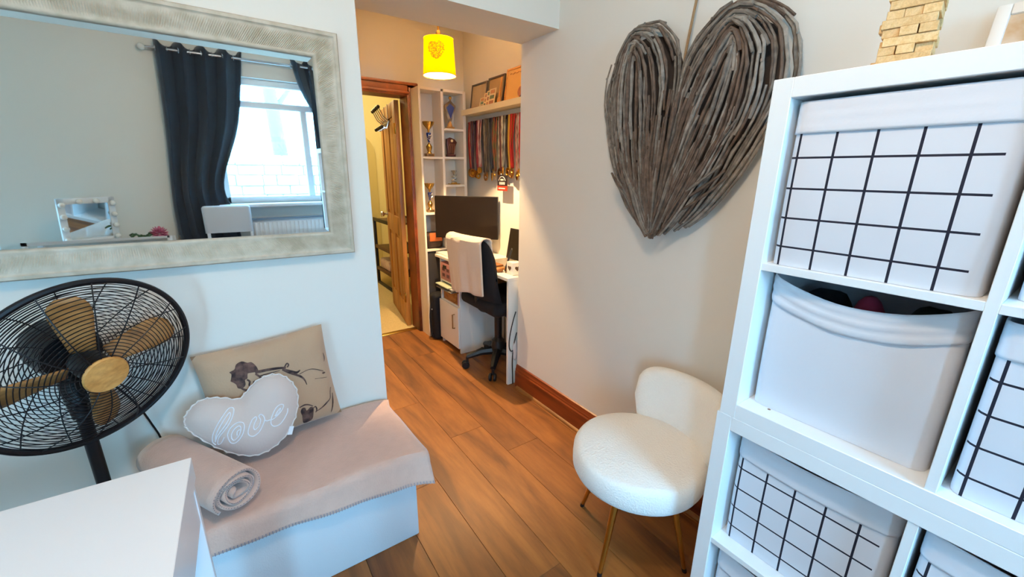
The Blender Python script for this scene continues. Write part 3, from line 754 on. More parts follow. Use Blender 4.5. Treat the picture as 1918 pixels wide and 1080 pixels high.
# fanning sticks in the lower point and middle
for i in range(72):
    f_ = (i+.5)/72; yt = lerp(.72, 1.22, f_); zt = 1.50 - .22*abs(f_-.45) + rw.uniform(-.08, .14)
    top = Vector((1.325+rw.uniform(-.006, .01), yt, zt)); bot = Vector((1.345, 1.004+rw.uniform(-.02, .02)+(yt-1.0)*.22, 1.115+abs(yt-1.0)*.30+rw.uniform(0, .05)))
    pts = [bot.lerp(top, k_/7)+Vector((-.012*math.sin(math.pi*k_/7)+rw.uniform(-.002, .002), .022*(yt-1.0)*4*math.sin(math.pi*k_/7)+rw.uniform(-.002, .002), 0)) for k_ in range(8)]
    twig(pts, rw.uniform(.0042, .006), TW[rw.choice((0, 1, 1))])
# added flat dark filler that keeps the wall from showing between the twigs
core = [(y, z) for y, z in [(1.008, 1.10), (1.15, 1.225), (1.265, 1.45), (1.30, 1.65), (1.265, 1.78), (1.20, 1.85), (1.14, 1.858), (1.07, 1.84), (1.01, 1.77), (.978, 1.70), (.93, 1.745), (.87, 1.80), (.80, 1.83), (.74, 1.825), (.67, 1.785), (.635, 1.74), (.62, 1.63), (.67, 1.47), (.72, 1.37), (.81, 1.25), (.90, 1.17)]]
B().prism([(lerp(.97, y, .93), lerp(1.5, z, .93)) for y, z in core], 1.396, 1.416, 'yz').make('dark_backing', mat('backing_dark', '#3a302a', .95, bump=.8, bscale=60), wh)
B().tube(spline([(1.40, .975, 1.66), (1.385, .968, 1.74), (1.395, .961, 1.86), (1.41, .955, 1.99)], 14), .0048, 6).make('hanging_twine', mat('twine', '#9a7a58', .9, bump=.6, bscale=200), wh)
B().lathe([(0, 0), (.006, 0), (.006, .03), (0, .031)], 10, M=Matrix.Translation((1.425, .955, 1.99)) @ Matrix.Rotation(R(-90), 4, 'Y')).make('hook', CHROME, wh)

# ================================================================== CUBE SHELVING (two stacked units, 4 wide x 2 high)
U, O_ = .766, .337
KX, KY, KD = .966, .462, .39
def kallax(z0, name, label, dy=0):
    t = thing(name, label, 'shelf unit', (KX+KD/2, KY-.733+dy, z0))
    y1 = KY+dy; y0 = y1 - (2*.038+4*O_+3*.016)
    B().box((KX, y1-.038, z0), (KX+KD, y1, z0+U), bev=.0012, seg=1).make('side_panel', WHITE, t, smooth=30)
    B().box((KX, y0, z0), (KX+KD, y0+.038, z0+U), bev=.0012, seg=1).make('side_panel', WHITE, t, smooth=30)
    B().box((KX, y0+.038, z0), (KX+KD, y1-.038, z0+.038), bev=.0012, seg=1).make('bottom_panel', WHITE, t, smooth=30)
    B().box((KX, y0+.038, z0+U-.038), (KX+KD, y1-.038, z0+U), bev=.0012, seg=1).make('top_panel', WHITE, t, smooth=30)
    for i in range(3):
        yy = y1-.038-(i+1)*O_-i*.016
        B().box((KX+.003, yy-.016, z0+.038), (KX+KD, yy, z0+U-.038), bev=.0008, seg=1).make('divider', WHITE, t, smooth=30)
    for i in range(4):
        yy = y1-.038-i*(O_+.016)
        B().box((KX+.003, yy-O_, z0+.038+O_), (KX+KD, yy, z0+.038+O_+.016), bev=.0008, seg=1).make('shelf', WHITE, t, smooth=30)
    for i in range(2):
        yy = y1-.038-i*(O_+.016)
        for k_ in (.055, .115):
            B().lathe([(0, .0), (.0035, .0), (.0035, .0008), (0, .0008)], 10, c=(KX+.03+k_*.25, yy-k_, z0+.0378)).make('screw_hole', mat('hole_brown', '#8a6a58', .7), t)
    return y1
kallax(U, 'cube_shelf_unit', 'upper white cube shelf unit carrying the wooden block tower')
kallax(0, 'cube_shelf_unit', 'lower white cube shelf unit standing on the floor under the other', .006)

def grid_mat(name, y_first, dy, z_first, dz, x_edge):
    """printed black grid on white cotton: object coordinates, Y across, Z up"""
    m = bpy.data.materials.new(name); m.use_nodes = True; nt = m.node_tree; n = nt.nodes; L = nt.links; b = n['Principled BSDF']
    b.inputs['Roughness'].default_value = .85
    tc = n.new('ShaderNodeTexCoord'); sp = n.new('ShaderNodeSeparateXYZ'); L.new(tc.outputs['Object'], sp.inputs[0])
    def math_(op, a, b_=None, c=None):
        q = n.new('ShaderNodeMath'); q.operation = op
        for i, v in enumerate((a, b_, c)):
            if v is None: continue
            if isinstance(v, (int, float)): q.inputs[i].default_value = v
            else: L.new(v, q.inputs[i])
        return q.outputs[0]
    def line(co, first, d, wdt):
        t = math_('SUBTRACT', co, first - d/2); t = math_('MODULO', math_('ADD', t, d*40), d)
        t = math_('ABSOLUTE', math_('SUBTRACT', t, d/2)); return math_('LESS_THAN', t, wdt)
    v = line(sp.outputs[1], y_first, dy, .0022); h = line(sp.outputs[2], z_first, dz, .0020)
    # only on the front cloth, below the plain band, and stopping short of the corners
    fr_ = math_('LESS_THAN', sp.outputs[0], x_edge)
    vm_ = math_('MULTIPLY', v, math_('MULTIPLY', math_('LESS_THAN', sp.outputs[1], y_first+.006), math_('GREATER_THAN', sp.outputs[1], y_first-dy*4-.006)))
    hm_ = math_('MULTIPLY', h, math_('MULTIPLY', math_('LESS_THAN', sp.outputs[1], y_first+.014), math_('GREATER_THAN', sp.outputs[1], y_first-dy*4-.036)))
    hm_ = math_('MULTIPLY', hm_, math_('LESS_THAN', sp.outputs[2], z_first+.006))
    k_ = math_('MULTIPLY', math_('MAXIMUM', vm_, hm_), fr_)
    mx = n.new('ShaderNodeMix'); mx.data_type = 'RGBA'; L.new(k_, mx.inputs['Factor'])
    mx.inputs['A'].default_value = S('#dadae0'); mx.inputs['B'].default_value = S('#141428')
    L.new(mx.outputs['Result'], b.inputs['Base Color'])
    return m
COT = mat('white_cotton', '#dcdce2', .85, bump=.08, bscale=150)
BW_, BD_ = .318, .335
GRIDM = grid_mat('grid_cotton', .143, .0615, .222, .0605, .02)
def basket(label, col, row, style, drop=0.0, front=.02, top=.328, sag=0.0, h=None, group='fabric baskets in the cube shelves'):
    """row 0 = top row; object origin at the middle of the front bottom edge"""
    z0 = (2*U if row < 2 else U) - .038 - O_*(row % 2 + 1) - .016*(row % 2) - 0
    yc = KY - .038 - O_/2 - col*(O_+.016) + (.006 if row > 1 else 0)
    t = thing('storage_basket', label, 'basket', (KX+front, yc, z0+.0005), group=group)
    H = top; hw = BW_/2; band = .060
    def lp(s_, z, inset=0):
        # rounded rectangle loop parameter
        r = .022; w_, d_ = hw-inset, BD_
        pts = []
        for (cx, cy, a0) in ((d_-r, w_-r, 0), (r+inset, w_-r, 90), (r+inset, -w_+r, 180), (d_-r, -w_+r, 270)):
            for q in range(5):
                a = R(a0 + q*22.5); pts.append((cx+r*math.cos(a), cy+r*math.sin(a)))
        return pts
    base = lp(0, 0)
    # densify loop
    loop = []
    for i, p in enumerate(base):
        q = base[(i+1) % len(base)]; n = max(1, int(math.hypot(p[0]-q[0], p[1]-q[1])/.02))
        for k_ in range(n): loop.append((lerp(p[0], q[0], k_/n), lerp(p[1], q[1], k_/n)))
    NL = len(loop)
    def edge(x, y):
        e = max(0, 1-(y/hw)**2)
        fr_ = 1 if x < .05 else .35
        return H - sag*e*fr_
    def wall(z_of, off):
        def f(u, v):
            x, y = loop[int(round(u*NL)) % NL]; z = z_of(x, y, v)
            puff = .004*math.sin(math.pi*min(1, z/H))*(1 if x < .05 else .3)
            cx = BD_/2; dx, dy = x-cx, y; l = math.hypot(dx, dy) or 1
            return Vector((x-puff+off*dx/l, y+off*dy/l*.6, z))
        return f
    M0 = GRIDM if style == 'grid' else COT
    b = B().grid(NL, 10, wall(lambda x, y, v: lerp(.0, edge(x, y)-band*.9, v), 0), closed_u=True)
    b.bm.faces.new([b.bm.verts.new((x, y, .0005)) for x, y in loop])
    b.make('cloth_body', M0, t, world=False, smooth=50)
    cr_ = [.0, .0022, .0005, .003, .0008, .0024, 0]
    def bandf(u, v):
        x, y = loop[int(round(u*NL)) % NL]; e = edge(x, y); z = lerp(e-band, e, v)
        k_ = v*6; i = min(5, int(k_)); o = .0022 + (lerp(cr_[i], cr_[i+1], k_-i)*(1.3 if sag > .02 else .3)) + .0012*math.sin(y*60+v*6)*(1 if sag > .02 else .2)
        cx = BD_/2; dx, dy = x-cx, y; l = math.hypot(dx, dy)
        return Vector((x+o*dx/l*1.0 - .004*math.sin(math.pi*min(1, z/H))*(1 if x < .05 else .3), y+o*dy/l*.4, z))
    B().grid(NL, 12, bandf, closed_u=True).make('hem_band', COT, t, world=False, smooth=50, solid=.003)
    return t
basket('white basket printed with a black grid on the top shelf, farthest column', 0, 0, 'grid', front=.016, top=.328)
b2 = basket('plain white basket with a sagging hem, below the top grid basket', 0, 1, 'plain', front=.05, top=.326, sag=.040)
basket('white grid basket in the lower unit, top row, farthest column', 0, 2, 'grid', front=.045, top=.318, sag=.012)
basket('plain white basket in the bottom row of the lower unit, farthest column', 0, 3, 'plain', front=.034, top=.315, sag=.012)
basket('white basket at the right edge on the top shelf, second column', 1, 0, 'plain', front=.05, top=.318)
basket('white grid basket beside the sagging basket, second column', 1, 1, 'grid', front=.03, top=.322)
basket('white grid basket in the lower unit, top row, second column', 1, 2, 'grid', front=.03, top=.322, sag=.01)
# things inside the sagging basket
yb = KY-.038-O_/2; zb = U+.038
for nm, lab, ct, c, r_, m_ in (('folded_garment', 'dark folded garment inside the sagging basket', 'clothing', (KX+.17, yb+.085, zb+.20), (.09, .055, .09), BLACKF),
                     ('folded_garment', 'red folded garment inside the sagging basket', 'clothing', (KX+.13, yb-.005, zb+.215), (.06, .030, .085), mat('crimson_cloth', '#8e2440', .8)),
                     ('folded_garment', 'dark green folded garment inside the sagging basket', 'clothing', (KX+.2, yb-.09, zb+.20), (.09, .045, .085), mat('dark_green_cloth', '#20302c', .85))):
    q = B().ball(c, r_, 16, 10)
    for v in q.bm.verts: v.co += Vector((noise.noise(v.co*18)*.012, noise.noise(v.co*18+Vector((5, 0, 0)))*.01, noise.noise(v.co*22)*.012))
    o = q.make(nm, m_); tag(o, lab, ct, 'garments in the sagging basket')

# ================================================================== BLOCK TOWER AND PHOTO FRAME ON TOP
JW = wood('block_wood', '#e2c08c', '#dcb67e', '#d2a86e', .6, axis=(9, 60, 60))
jr = random.Random(5)
J = Matrix.Translation((1.105, .297, 2*U)) @ Matrix.Rotation(R(10), 4, 'Z')
jl = ('second', 'third', 'fourth', 'fifth', 'sixth', 'seventh', 'eighth', 'ninth', 'tenth')
for lay in range(11):
    for i in range(3):
        jog = jr.uniform(-.004, .004); pull = {(1, 0): .018, (0, 2): -.01, (2, 0): .012, (5, 1): .006}.get((lay, i), 0)
        if (lay, i) in ((8, 1), (1, 1)): continue
        Mj = J @ Matrix.Translation((0, 0, lay*.0151)) @ Matrix.Rotation(R(90*(lay % 2)+jr.uniform(-1.5, 1.5)), 4, 'Z')
        o = B().box((-.0375+jog+pull, (i-1)*.0252-.0122, .0002), (.0375+jog+pull, (i-1)*.0252+.0122, .0149), bev=.0008, seg=1, M=Mj).make('wooden_block', JW, smooth=30)
        c_ = sum((Vector(v.co) for v in o.data.vertices), Vector())/len(o.data.vertices)
        o.data.transform(Matrix.Translation(-c_)); o.location = c_
        pos = ('at the back', 'in the middle', 'at the front') if lay % 2 else ('at the right', 'in the middle', 'at the left')
        lname = 'bottom' if lay == 0 else (jl[lay-1]+' lowest' if lay < 10 else 'top')
        tag(o, f'pale wooden block of the stacked tower, {lname} layer, {pos[i]}', 'wooden block', 'blocks of the wooden tower')
pf = thing('framed_photo', 'white photo frame leaning on the wall on top of the shelf unit', 'photo frame', (1.37, .12, 2*U))
Mp = Matrix.Translation((1.345, .135, 2*U+.001)) @ Matrix.Rotation(R(14), 4, 'Y')
fw_, fh_ = .21, .158
b = B()
for lo, hi in (((0, -fw_/2, 0), (.016, -fw_/2+.022, fh_)), ((0, fw_/2-.022, 0), (.016, fw_/2, fh_)), ((0, -fw_/2+.022, 0), (.016, fw_/2-.022, .022)), ((0, -fw_/2+.022, fh_-.022), (.016, fw_/2-.022, fh_))): b.box(lo, hi, bev=.003, M=Mp)
b.make('frame', mat('frame_white', '#e9e4de', .5), pf, smooth=30)
B().box((.006, -fw_/2+.02, .02), (.010, fw_/2-.02, fh_-.02), M=Mp).make('picture', mat('picture_cream', '#ded2c2', .7, var=.5, vscale=14, col2='#b98a55'), pf)

# ================================================================== BOUCLE STOOL CHAIR
BOU = mat('boucle', '#f4eee6', .95, bump=.9, bscale=170, sheen=.6)
sc_ = Vector((1.068, .762, 0))
st = thing('accent_chair', 'round white boucle chair with a low back and thin gold legs', 'chair', sc_)
SR, SZ, STK = .222, .437, .098
prof = [(0, SZ-STK), (SR*.86, SZ-STK), (SR*.965, SZ-STK+.006), (SR, SZ-STK+.022), (SR*1.004, SZ-.045), (SR*.996, SZ-.020), (SR*.962, SZ-.006), (SR*.90, SZ), (SR*.4, SZ+.003), (0, SZ+.004)]
B().lathe(prof, 64, c=sc_).make('seat', BOU, st, smooth=60)
B().lathe([(0, SZ-STK-.012), (SR*.8, SZ-STK-.012), (SR*.82, SZ-STK+.004), (0, SZ-STK+.004)], 40, c=sc_).make('seat_base', BLACKP, st)
def back(u, v):
    # u along the arc, v around the pad section
    a = R(lerp(44, -62, u)); e = 1-abs(2*u-1)**7.0; e = max(0, e)**.45
    a2 = 2*math.pi*v; hh = .118*e+.004; tt = .036*e+.003
    rr_ = SR+.012 + tt*math.cos(a2)*(abs(math.cos(a2))**-.4 if abs(math.cos(a2)) > .02 else 1)
    zz = SZ+.062 + hh*math.copysign(abs(math.sin(a2))**.6, math.sin(a2))
    rr_ += (zz-SZ)*.16
    return Vector((sc_.x+rr_*math.cos(a)*1.02, sc_.y+rr_*math.sin(a), zz))
b = B().grid(40, 28, back); bmesh.ops.remove_doubles(b.bm, verts=b.bm.verts[:], dist=.0005)
b.make('backrest', BOU, st, smooth=70)
for a in (100, 194, 284, 14):
    A = R(a); f0 = Vector((sc_.x+.03+.215*math.cos(A), sc_.y+.026+.215*math.sin(A), 0)); t0 = Vector((sc_.x+.13*math.cos(A), sc_.y+.13*math.sin(A), SZ-STK-.01))
    lg = B().tube([f0.lerp(t0, .045), t0], [.0075, .0135], 14).make('leg', GOLD, st)
    B().tube([f0, f0.lerp(t0, .05)], [.0085, .0085], 12).make('foot_cap', BLACKP, st)

# ================================================================== PENDANT LAMP
pd = thing('pendant_lamp', 'yellow drum pendant lamp with a heart of small rings', 'lamp', (1.19, 2.50, 1.895))
SHD = bpy.data.materials.new('yellow_shade'); SHD.use_nodes = True
nn = SHD.node_tree.nodes; nn.clear(); LK = SHD.node_tree.links
o_ = nn.new('ShaderNodeOutputMaterial'); mxs = nn.new('ShaderNodeMixShader'); d1 = nn.new('ShaderNodeBsdfDiffuse'); t1 = nn.new('ShaderNodeBsdfTranslucent')
d1.inputs[0].default_value = (.85, .50, 0, 1); t1.inputs[0].default_value = (.95, .52, 0, 1); mxs.inputs[0].default_value = .7
LK.new(d1.outputs[0], mxs.inputs[1]); LK.new(t1.outputs[0], mxs.inputs[2]); LK.new(mxs.outputs[0], o_.inputs[0])
pr0 = [(.0855, .198), (.0965, 0)]
B().grid(64, 6, lambda u, v: Vector((lerp(.0965, .0855, v)*math.cos(2*math.pi*u)+1.19, lerp(.0965, .0855, v)*math.sin(2*math.pi*u)+2.50, 1.895+.198*v)), closed_u=True).make('shade', SHD, pd)
DIF = bpy.data.materials.new('white_shade_lining'); DIF.use_nodes = True
dn = DIF.node_tree.nodes; dn.clear(); do_ = dn.new('ShaderNodeOutputMaterial'); dm = dn.new('ShaderNodeMixShader'); dd = dn.new('ShaderNodeBsdfDiffuse'); dt = dn.new('ShaderNodeBsdfTranslucent')
dd.inputs[0].default_value = (.9, .88, .82, 1); dt.inputs[0].default_value = (.95, .92, .86, 1); dm.inputs[0].default_value = .75
DIF.node_tree.links.new(dd.outputs[0], dm.inputs[1]); DIF.node_tree.links.new(dt.outputs[0], dm.inputs[2]); DIF.node_tree.links.new(dm.outputs[0], do_.inputs[0])
B().lathe([(.0950, 1.898), (.0840, 2.088)], 48, c=(1.19, 2.5, 0)).make('lining', DIF, pd)
for zz, rr_ in ((1.896, .0967), (2.092, .0857)):
    B().tube([(1.19+rr_*math.cos(t), 2.50+rr_*math.sin(t), zz) for t in [2*math.pi*i/64 for i in range(64)]], .0022, 6, closed=True).make('shade_rim', mat('rim_gold', '#d8a418', .5), pd)
b = B()
for i in range(3):
    t = 2*math.pi*i/3; b.tube([(1.19, 2.5, 2.089), (1.19+.085*math.cos(t), 2.5+.085*math.sin(t), 2.085)], .0015, 5)
b.tube([(1.19+.02*math.cos(t), 2.5+.02*math.sin(t), 2.089) for t in [2*math.pi*i/16 for i in range(16)]], .0018, 5, closed=True)
b.make('spider_frame', CHROME, pd, kind='stuff')
B().lathe([(0, 2.135), (.010, 2.135), (.015, 2.12), (.015, 2.082), (0, 2.082)], 16, c=(1.19, 2.5, 0)).make('lamp_holder', GOLD, pd)
B().tube([(1.19, 2.5, 2.11), (1.19, 2.5, ZC)], .006, 8).make('stem', GOLD, pd)
B().lathe([(0, ZC-.03), (.04, ZC-.028), (.045, ZC), (0, ZC)], 20, c=(1.19, 2.5, 0)).make('ceiling_rose', GOLD, pd)
B().ball((1.19, 2.5, 2.070), (.016, .016, .017), 16, 10).make('bulb', mat('lit_bulb', (1, .72, .36, 1), .4, emit=16), pd)
RING = mat('ring_print', '#6e5310', .8)
hr = random.Random(2); bR = []
dv = Vector((-.40, -.92, 0)); lat = Vector((.92, -.40, 0))
b = B(); acc = []
for _ in range(2600):
    x, y = hr.uniform(-1.2, 1.2), hr.uniform(-1.1, 1.2)
    if (x*x+y*y-1)**3 - x*x*y**3 > 0: continue
    r_ = hr.choice((.0030, .0038, .0046))
    px, py = x*.042, y*.042
    if any(math.hypot(px-a, py-c) < r_+q+.0009 for a, c, q in acc): continue
    acc.append((px, py, r_))
for px, py, r_ in acc:
    rad_ = lerp(.0965, .0855, .62)+.0012
    a0 = math.atan2(dv.y, dv.x) - R(12)
    pts = []
    for q in range(10):
        A = a0 + (px+r_*math.cos(2*math.pi*q/10))/rad_; zz = 2.005+py+r_*math.sin(2*math.pi*q/10)
        rr_ = lerp(.0965, .0855, (zz-1.895)/.198)+.0006
        pts.append((1.19+rr_*math.cos(A), 2.5+rr_*math.sin(A), zz))
    b.tube(pts, .0013, 4, closed=True)
b.make('ring_pattern', RING, pd, kind='stuff')
lamp_light('pendant_light', (1.19, 2.5, 2.02), 172, (1, .66, .33), .010)
# far room ceiling lamp and this room's ceiling lamp (both above the picture)
def ceiling_lamp(x, y, label, power, col):
    t = thing('ceiling_lamp', label, 'lamp', (x, y, ZC))
    B().lathe([(0, ZC-.012), (.15, ZC-.012), (.155, ZC), (0, ZC)], 32, c=(x, y, 0)).make('mounting_plate', CHROME, t)
    B().lathe([(0, ZC-.075), (.08, ZC-.068), (.13, ZC-.04), (.14, ZC-.012), (0, ZC-.012)], 32, c=(x, y, 0)).make('glass_dome', mat('opal_dome_'+str(power), col+(1,), .4, emit=3), t)
    lamp_light('ceiling_light', (x, y, ZC-.13), power, col, .09)
ceiling_lamp(.1, .25, 'round opal ceiling lamp over the room', 36, (1, .79, .58))
ceiling_lamp(1.1, 4.5, 'round opal ceiling lamp in the room beyond the door', 42, (1, .84, .50))

# ================================================================== TROPHY SHELVES
ts = thing('trophy_shelf_unit', 'narrow white pigeonhole shelf unit in the alcove corner', 'shelf unit', (1.48, 3.155, 0))
sx0, sx1, sy0, sy1, sz1 = 1.285, 1.672, 3.07, 3.238, 1.935
B().box((sx0, sy0, 0), (sx0+.016, sy1, sz1), bev=.001, seg=1).make('side_panel', SHELFW, ts, smooth=30)
B().box((sx1-.024, sy0, 0), (sx1, sy1, sz1), bev=.001, seg=1).make('side_panel', SHELFW, ts, smooth=30)
B().box((1.462, sy0, .745), (1.482, sy1, sz1), bev=.001, seg=1).make('upright', SHELFW, ts, smooth=30)
B().box((sx0+.016, sy0, sz1-.018), (sx1-.024, sy1, sz1), bev=.001, seg=1).make('top_board', SHELFW, ts, smooth=30)
B().box((sx0+.016, sy1-.008, .02), (sx1-.024, sy1, sz1-.018)).make('back_board', SHELFW, ts, smooth=0)
for x0, x1, zz in ((sx0+.016, 1.462, 1.452), (sx0+.016, 1.462, 1.03), (1.482, sx1-.024, 1.662), (1.482, sx1-.024, 1.454), (1.482, sx1-.024, 1.242), (1.482, sx1-.024, 1.03), (sx0+.016, sx1-.024, .74)):
    B().box((x0, sy0+.001, zz-.016), (x1, sy1-.008, zz), bev=.001, seg=1).make('shelf', SHELFW, ts, smooth=30)
B().box((sx0+.016, sy0+.01, .03), (sx1-.024, sy0+.024, .722), bev=.001, seg=1).make('dark_interior_sheet', mat('dark_interior_charcoal', '#3a3636', .7), ts, smooth=30)  # added charcoal sheet standing in for the dark interior below the low shelf

# trophies
TG = mat('trophy_gold', '#c9a55a', .25, metal=1); TBLUE = mat('trophy_blue', '#20306e', .3); TMAR = mat('trophy_base_marble', '#8b6a44', .35, var=.4, vscale=30)
def cup_trophy(label, x, y, z, s):
    t = thing('trophy', label, 'trophy', (x, y, z), group='trophies in the pigeonholes')
    B().box((-.030*s, -.022*s, 0), (.030*s, .022*s, .022*s), bev=.001, M=Matrix.Translation((x, y, z))).make('base', TMAR, t)
    B().box((-.014*s, -.0235*s, .005*s), (.022*s, -.0215*s, .017*s), M=Matrix.Translation((x, y, z))).make('plaque', mat('plaque_dark', '#4a3a22', .4), t)
    B().lathe([(0, .022), (.020, .022), (.012, .035), (.02, .055), (.023, .07), (.014, .085), (.006, .095), (.006, .10), (0, .10)], 18, c=(0, 0, 0), M=Matrix.Translation((x, y, z)) @ Matrix.Diagonal((s, s, s, 1))).make('figure_stem', TG, t)
    B().lathe([(0, .10), (.007, .10), (.018, .158), (.017, .165), (0, .166)], 18, M=Matrix.Translation((x, y, z)) @ Matrix.Diagonal((s, s, s, 1))).make('blue_column', TBLUE, t)
    for q in range(3):
        B().tube([(x-.017*s+.004*q*s, y-.012*s, z+(.128+.012*q)*s), (x, y-.018*s, z+(.112+.014*q)*s), (x+.016*s, y-.012*s, z+(.132+.012*q)*s)], .0025*s, 5).make('chevron', CHROME, t)
    B().lathe([(0, .166), (.006, .166), (.008, .185), (.02, .20), (.038, .222), (.043, .24), (.0415, .24), (.034, .222), (0, .21)], 24, M=Matrix.Translation((x, y, z)) @ Matrix.Diagonal((s, s, s, 1))).make('cup', TG, t)
cup_trophy('tall gold cup trophy with a blue column on the upper left pigeonhole', 1.378, 3.125, 1.4525, 1.05)
cup_trophy('gold cup trophy with a blue column behind the monitor edge', 1.366, 3.125, 1.0305, .93)
t = thing('trophy', 'star trophy with a blue diamond shield on the top right pigeonhole', 'trophy', (1.562, 3.13, 1.6625), group='trophies in the pigeonholes')
Mt = Matrix.Translation((1.562, 3.13, 1.6625))
B().box((-.03, -.02, 0), (.03, .02, .016), bev=.001, M=Mt).lathe([(0, .016), (.024, .016), (.012, .05), (.006, .06), (0, .06)], 14, M=Mt).make('base', mat('trophy_base_gold', '#a8783a', .4), t)
B().prism([(-.012, .05), (-.045, .16), (-.04, .175), (.0, .205), (.006, .235), (.012, .205), (.05, .172), (.05, .162), (.012, .055)], -.006, .002, 'xz', M=Mt).make('star_plate', CHROME, t)
B().prism([(.006, .075), (-.028, .155), (.002, .185), (.04, .158)], -.010, -.006, 'xz', bev=.001, M=Mt).make('shield', TBLUE, t)
B().ball((.006, -.004, .226), .013, 10, 8, M=Mt).make('ball', TG, t)
t = thing('trophy', 'dark wooden bird shaped trophy on the middle right pigeonhole', 'trophy', (1.565, 3.13, 1.4545), group='trophies in the pigeonholes')
Mt = Matrix.Translation((1.565, 3.13, 1.4545))
MARO = mat('maroon_resin', '#4a1e1a', .35, var=.4, vscale=40)
B().box((-.036, -.02, 0), (.032, .02, .02), bev=.001, M=Mt).make('base', MARO, t)
B().prism([(-.034, .02), (-.04, .09), (-.038, .135), (-.01, .147), (.03, .135), (.05, .112), (.044, .10), (.034, .08), (.022, .02)], -.012, .010, 'xz', bev=.003, M=Mt).make('bird_plate', MARO, t)
B().lathe([(0, 0), (.010, 0), (.010, .003), (0, .003)], 14, M=Mt @ Matrix.Translation((.004, -.012, .122)) @ Matrix.Rotation(R(90), 4, 'X')).make('eye', mat('cream_eye', '#e8d8a0', .5), t)
for q in range(4):
    B().tube([(1.565-.022+.014*q, 3.117, 1.4545+.028), (1.565-.026+.016*q, 3.116, 1.4545+.075), (1.565-.012+.012*q, 3.117, 1.4545+.10)], .0025, 5).make('feather', mat('bronze', '#96705a', .4, metal=.6), t)
t = thing('trophy', 'small silver swirl trophy on the lower right pigeonhole', 'trophy', (1.585, 3.13, 1.2425), group='trophies in the pigeonholes')
Mt = Matrix.Translation((1.585, 3.13, 1.2425))
B().box((-.045, -.022, 0), (.045, .022, .008), bev=.001, M=Mt).box((-.02, -.015, .008), (.02, .015, .016), bev=.001, M=Mt).make('base', TG, t)
B().tube([(1.585+.024*math.cos(a), 3.13+.012*math.sin(a), 1.2425+.016+.058*i/22) for i, a in enumerate([.55*j for j in range(23)])], .004, 6).make('swirl', CHROME, t)
B().lathe([(0, .074), (.006, .074), (.026, .11), (.024, .11), (0, .085)], 18, M=Mt).make('cup', CHROME, t)
# bag on the low shelf
bg = thing('toiletry_bag', 'dark bag with an orange flap on the low shelf', 'bag', (1.37, 3.13, .7405))
q = B().box((1.31, 3.085, .742), (1.452, 3.22, .865), bev=.03, seg=4); q.make('body', mat('bag_dark', '#33231f', .7, bump=.3, bscale=80), bg)
B().box((1.33, 3.078, .80), (1.44, 3.09, .868), bev=.005).make('flap', mat('bag_orange', '#b8622c', .7), bg)
# wooden box on the low shelf right
tag(B().box((1.49, 3.09, .741), (1.63, 3.21, .80), bev=.004).make('wooden_box', wood('box_wood', '#b98a4c', '#a5763a', '#8a5e2c', .6, axis=(3, 20, 20))), 'low wooden box on the low shelf behind the monitor', 'box')
# backpack on the floor
bp_ = thing('backpack', 'black backpack squeezed on the floor beside the desk pedestal', 'backpack', (1.325, 3.0, 0))
q = B().box((1.285, 2.945, 0), (1.60, 3.055, .40), bev=.04, seg=4)
for v in q.bm.verts: v.co += Vector((noise.noise(v.co*9)*.012, noise.noise(v.co*9+Vector((3, 0, 0)))*.008, 0)); v.co.z = max(0, v.co.z)
q.make('body', BLACKF, bp_)
B().tube(spline([(1.285, 2.985, .34), (1.262, 2.98, .22), (1.268, 2.98, .06), (1.29, 2.99, .02)], 14), .008, 6).make('strap', BLACKF, bp_)
B().ball((1.276, 2.975, .27), .008, 8, 6).make('buckle', CHROME, bp_)

# ================================================================== PICTURE LEDGE AND FRAMES
LW = mat('ledge_cream', '#e6d8b4', .5)
ld = thing('picture_ledge', 'cream picture ledge on the alcove wall above the medals', 'shelf', (1.69, 2.55, 1.76))
B().box((1.632, 2.0, 1.762), (1.749, 3.066, 1.778), bev=.001, seg=1).make('shelf_board', LW, ld, smooth=30)
B().box((1.628, 2.0, 1.758), (1.640, 3.066, 1.797), bev=.0015, seg=1).make('front_lip', LW, ld, smooth=30)
def leaning(name, label, cat, y0, y1, h, fw_, m_f, m_p, x0=1.672, z0=1.7815, lean_=9, th_=.012, group=None):
    t = thing(name, label, cat, (x0, (y0+y1)/2, z0), group=group)
    Mq = Matrix.Translation((x0, 0, z0)) @ Matrix.Rotation(R(lean_), 4, 'Y')
    if fw_:
        b = B()
        for lo, hi in (((0, y0, 0), (th_, y0+fw_, h)), ((0, y1-fw_, 0), (th_, y1, h)), ((0, y0+fw_, 0), (th_, y1-fw_, fw_)), ((0, y0+fw_, h-fw_), (th_, y1-fw_, h))): b.box(lo, hi, bev=.0015, seg=1, M=Mq)
        b.make('frame', m_f, t, smooth=30)
    B().box((th_*.35, y0+fw_*.8, fw_*.8), (th_*.75, y1-fw_*.8, h-fw_*.8), M=Mq).make('picture' if fw_ else 'card', m_p, t, smooth=0)
    return t, Mq
BFR = mat('dark_frame', '#2a1c18', .4)
leaning('framed_certificate', 'dark framed certificate at the corner end of the ledge', 'picture frame', 2.83, 3.06, .205, .014, BFR, mat('certificate_sand', '#b39a78', .6, var=.25, vscale=7, col2='#8f7a5c'), x0=1.700, lean_=7)
leaning('framed_picture', 'dark framed picture behind the photo cards on the ledge', 'picture frame', 2.60, 2.815, .215, .014, BFR, mat('picture_brown', '#9a7a52', .6, var=.3, vscale=9), x0=1.700, lean_=7)
c1 = mat('card_cream', '#e2cfa8', .7)
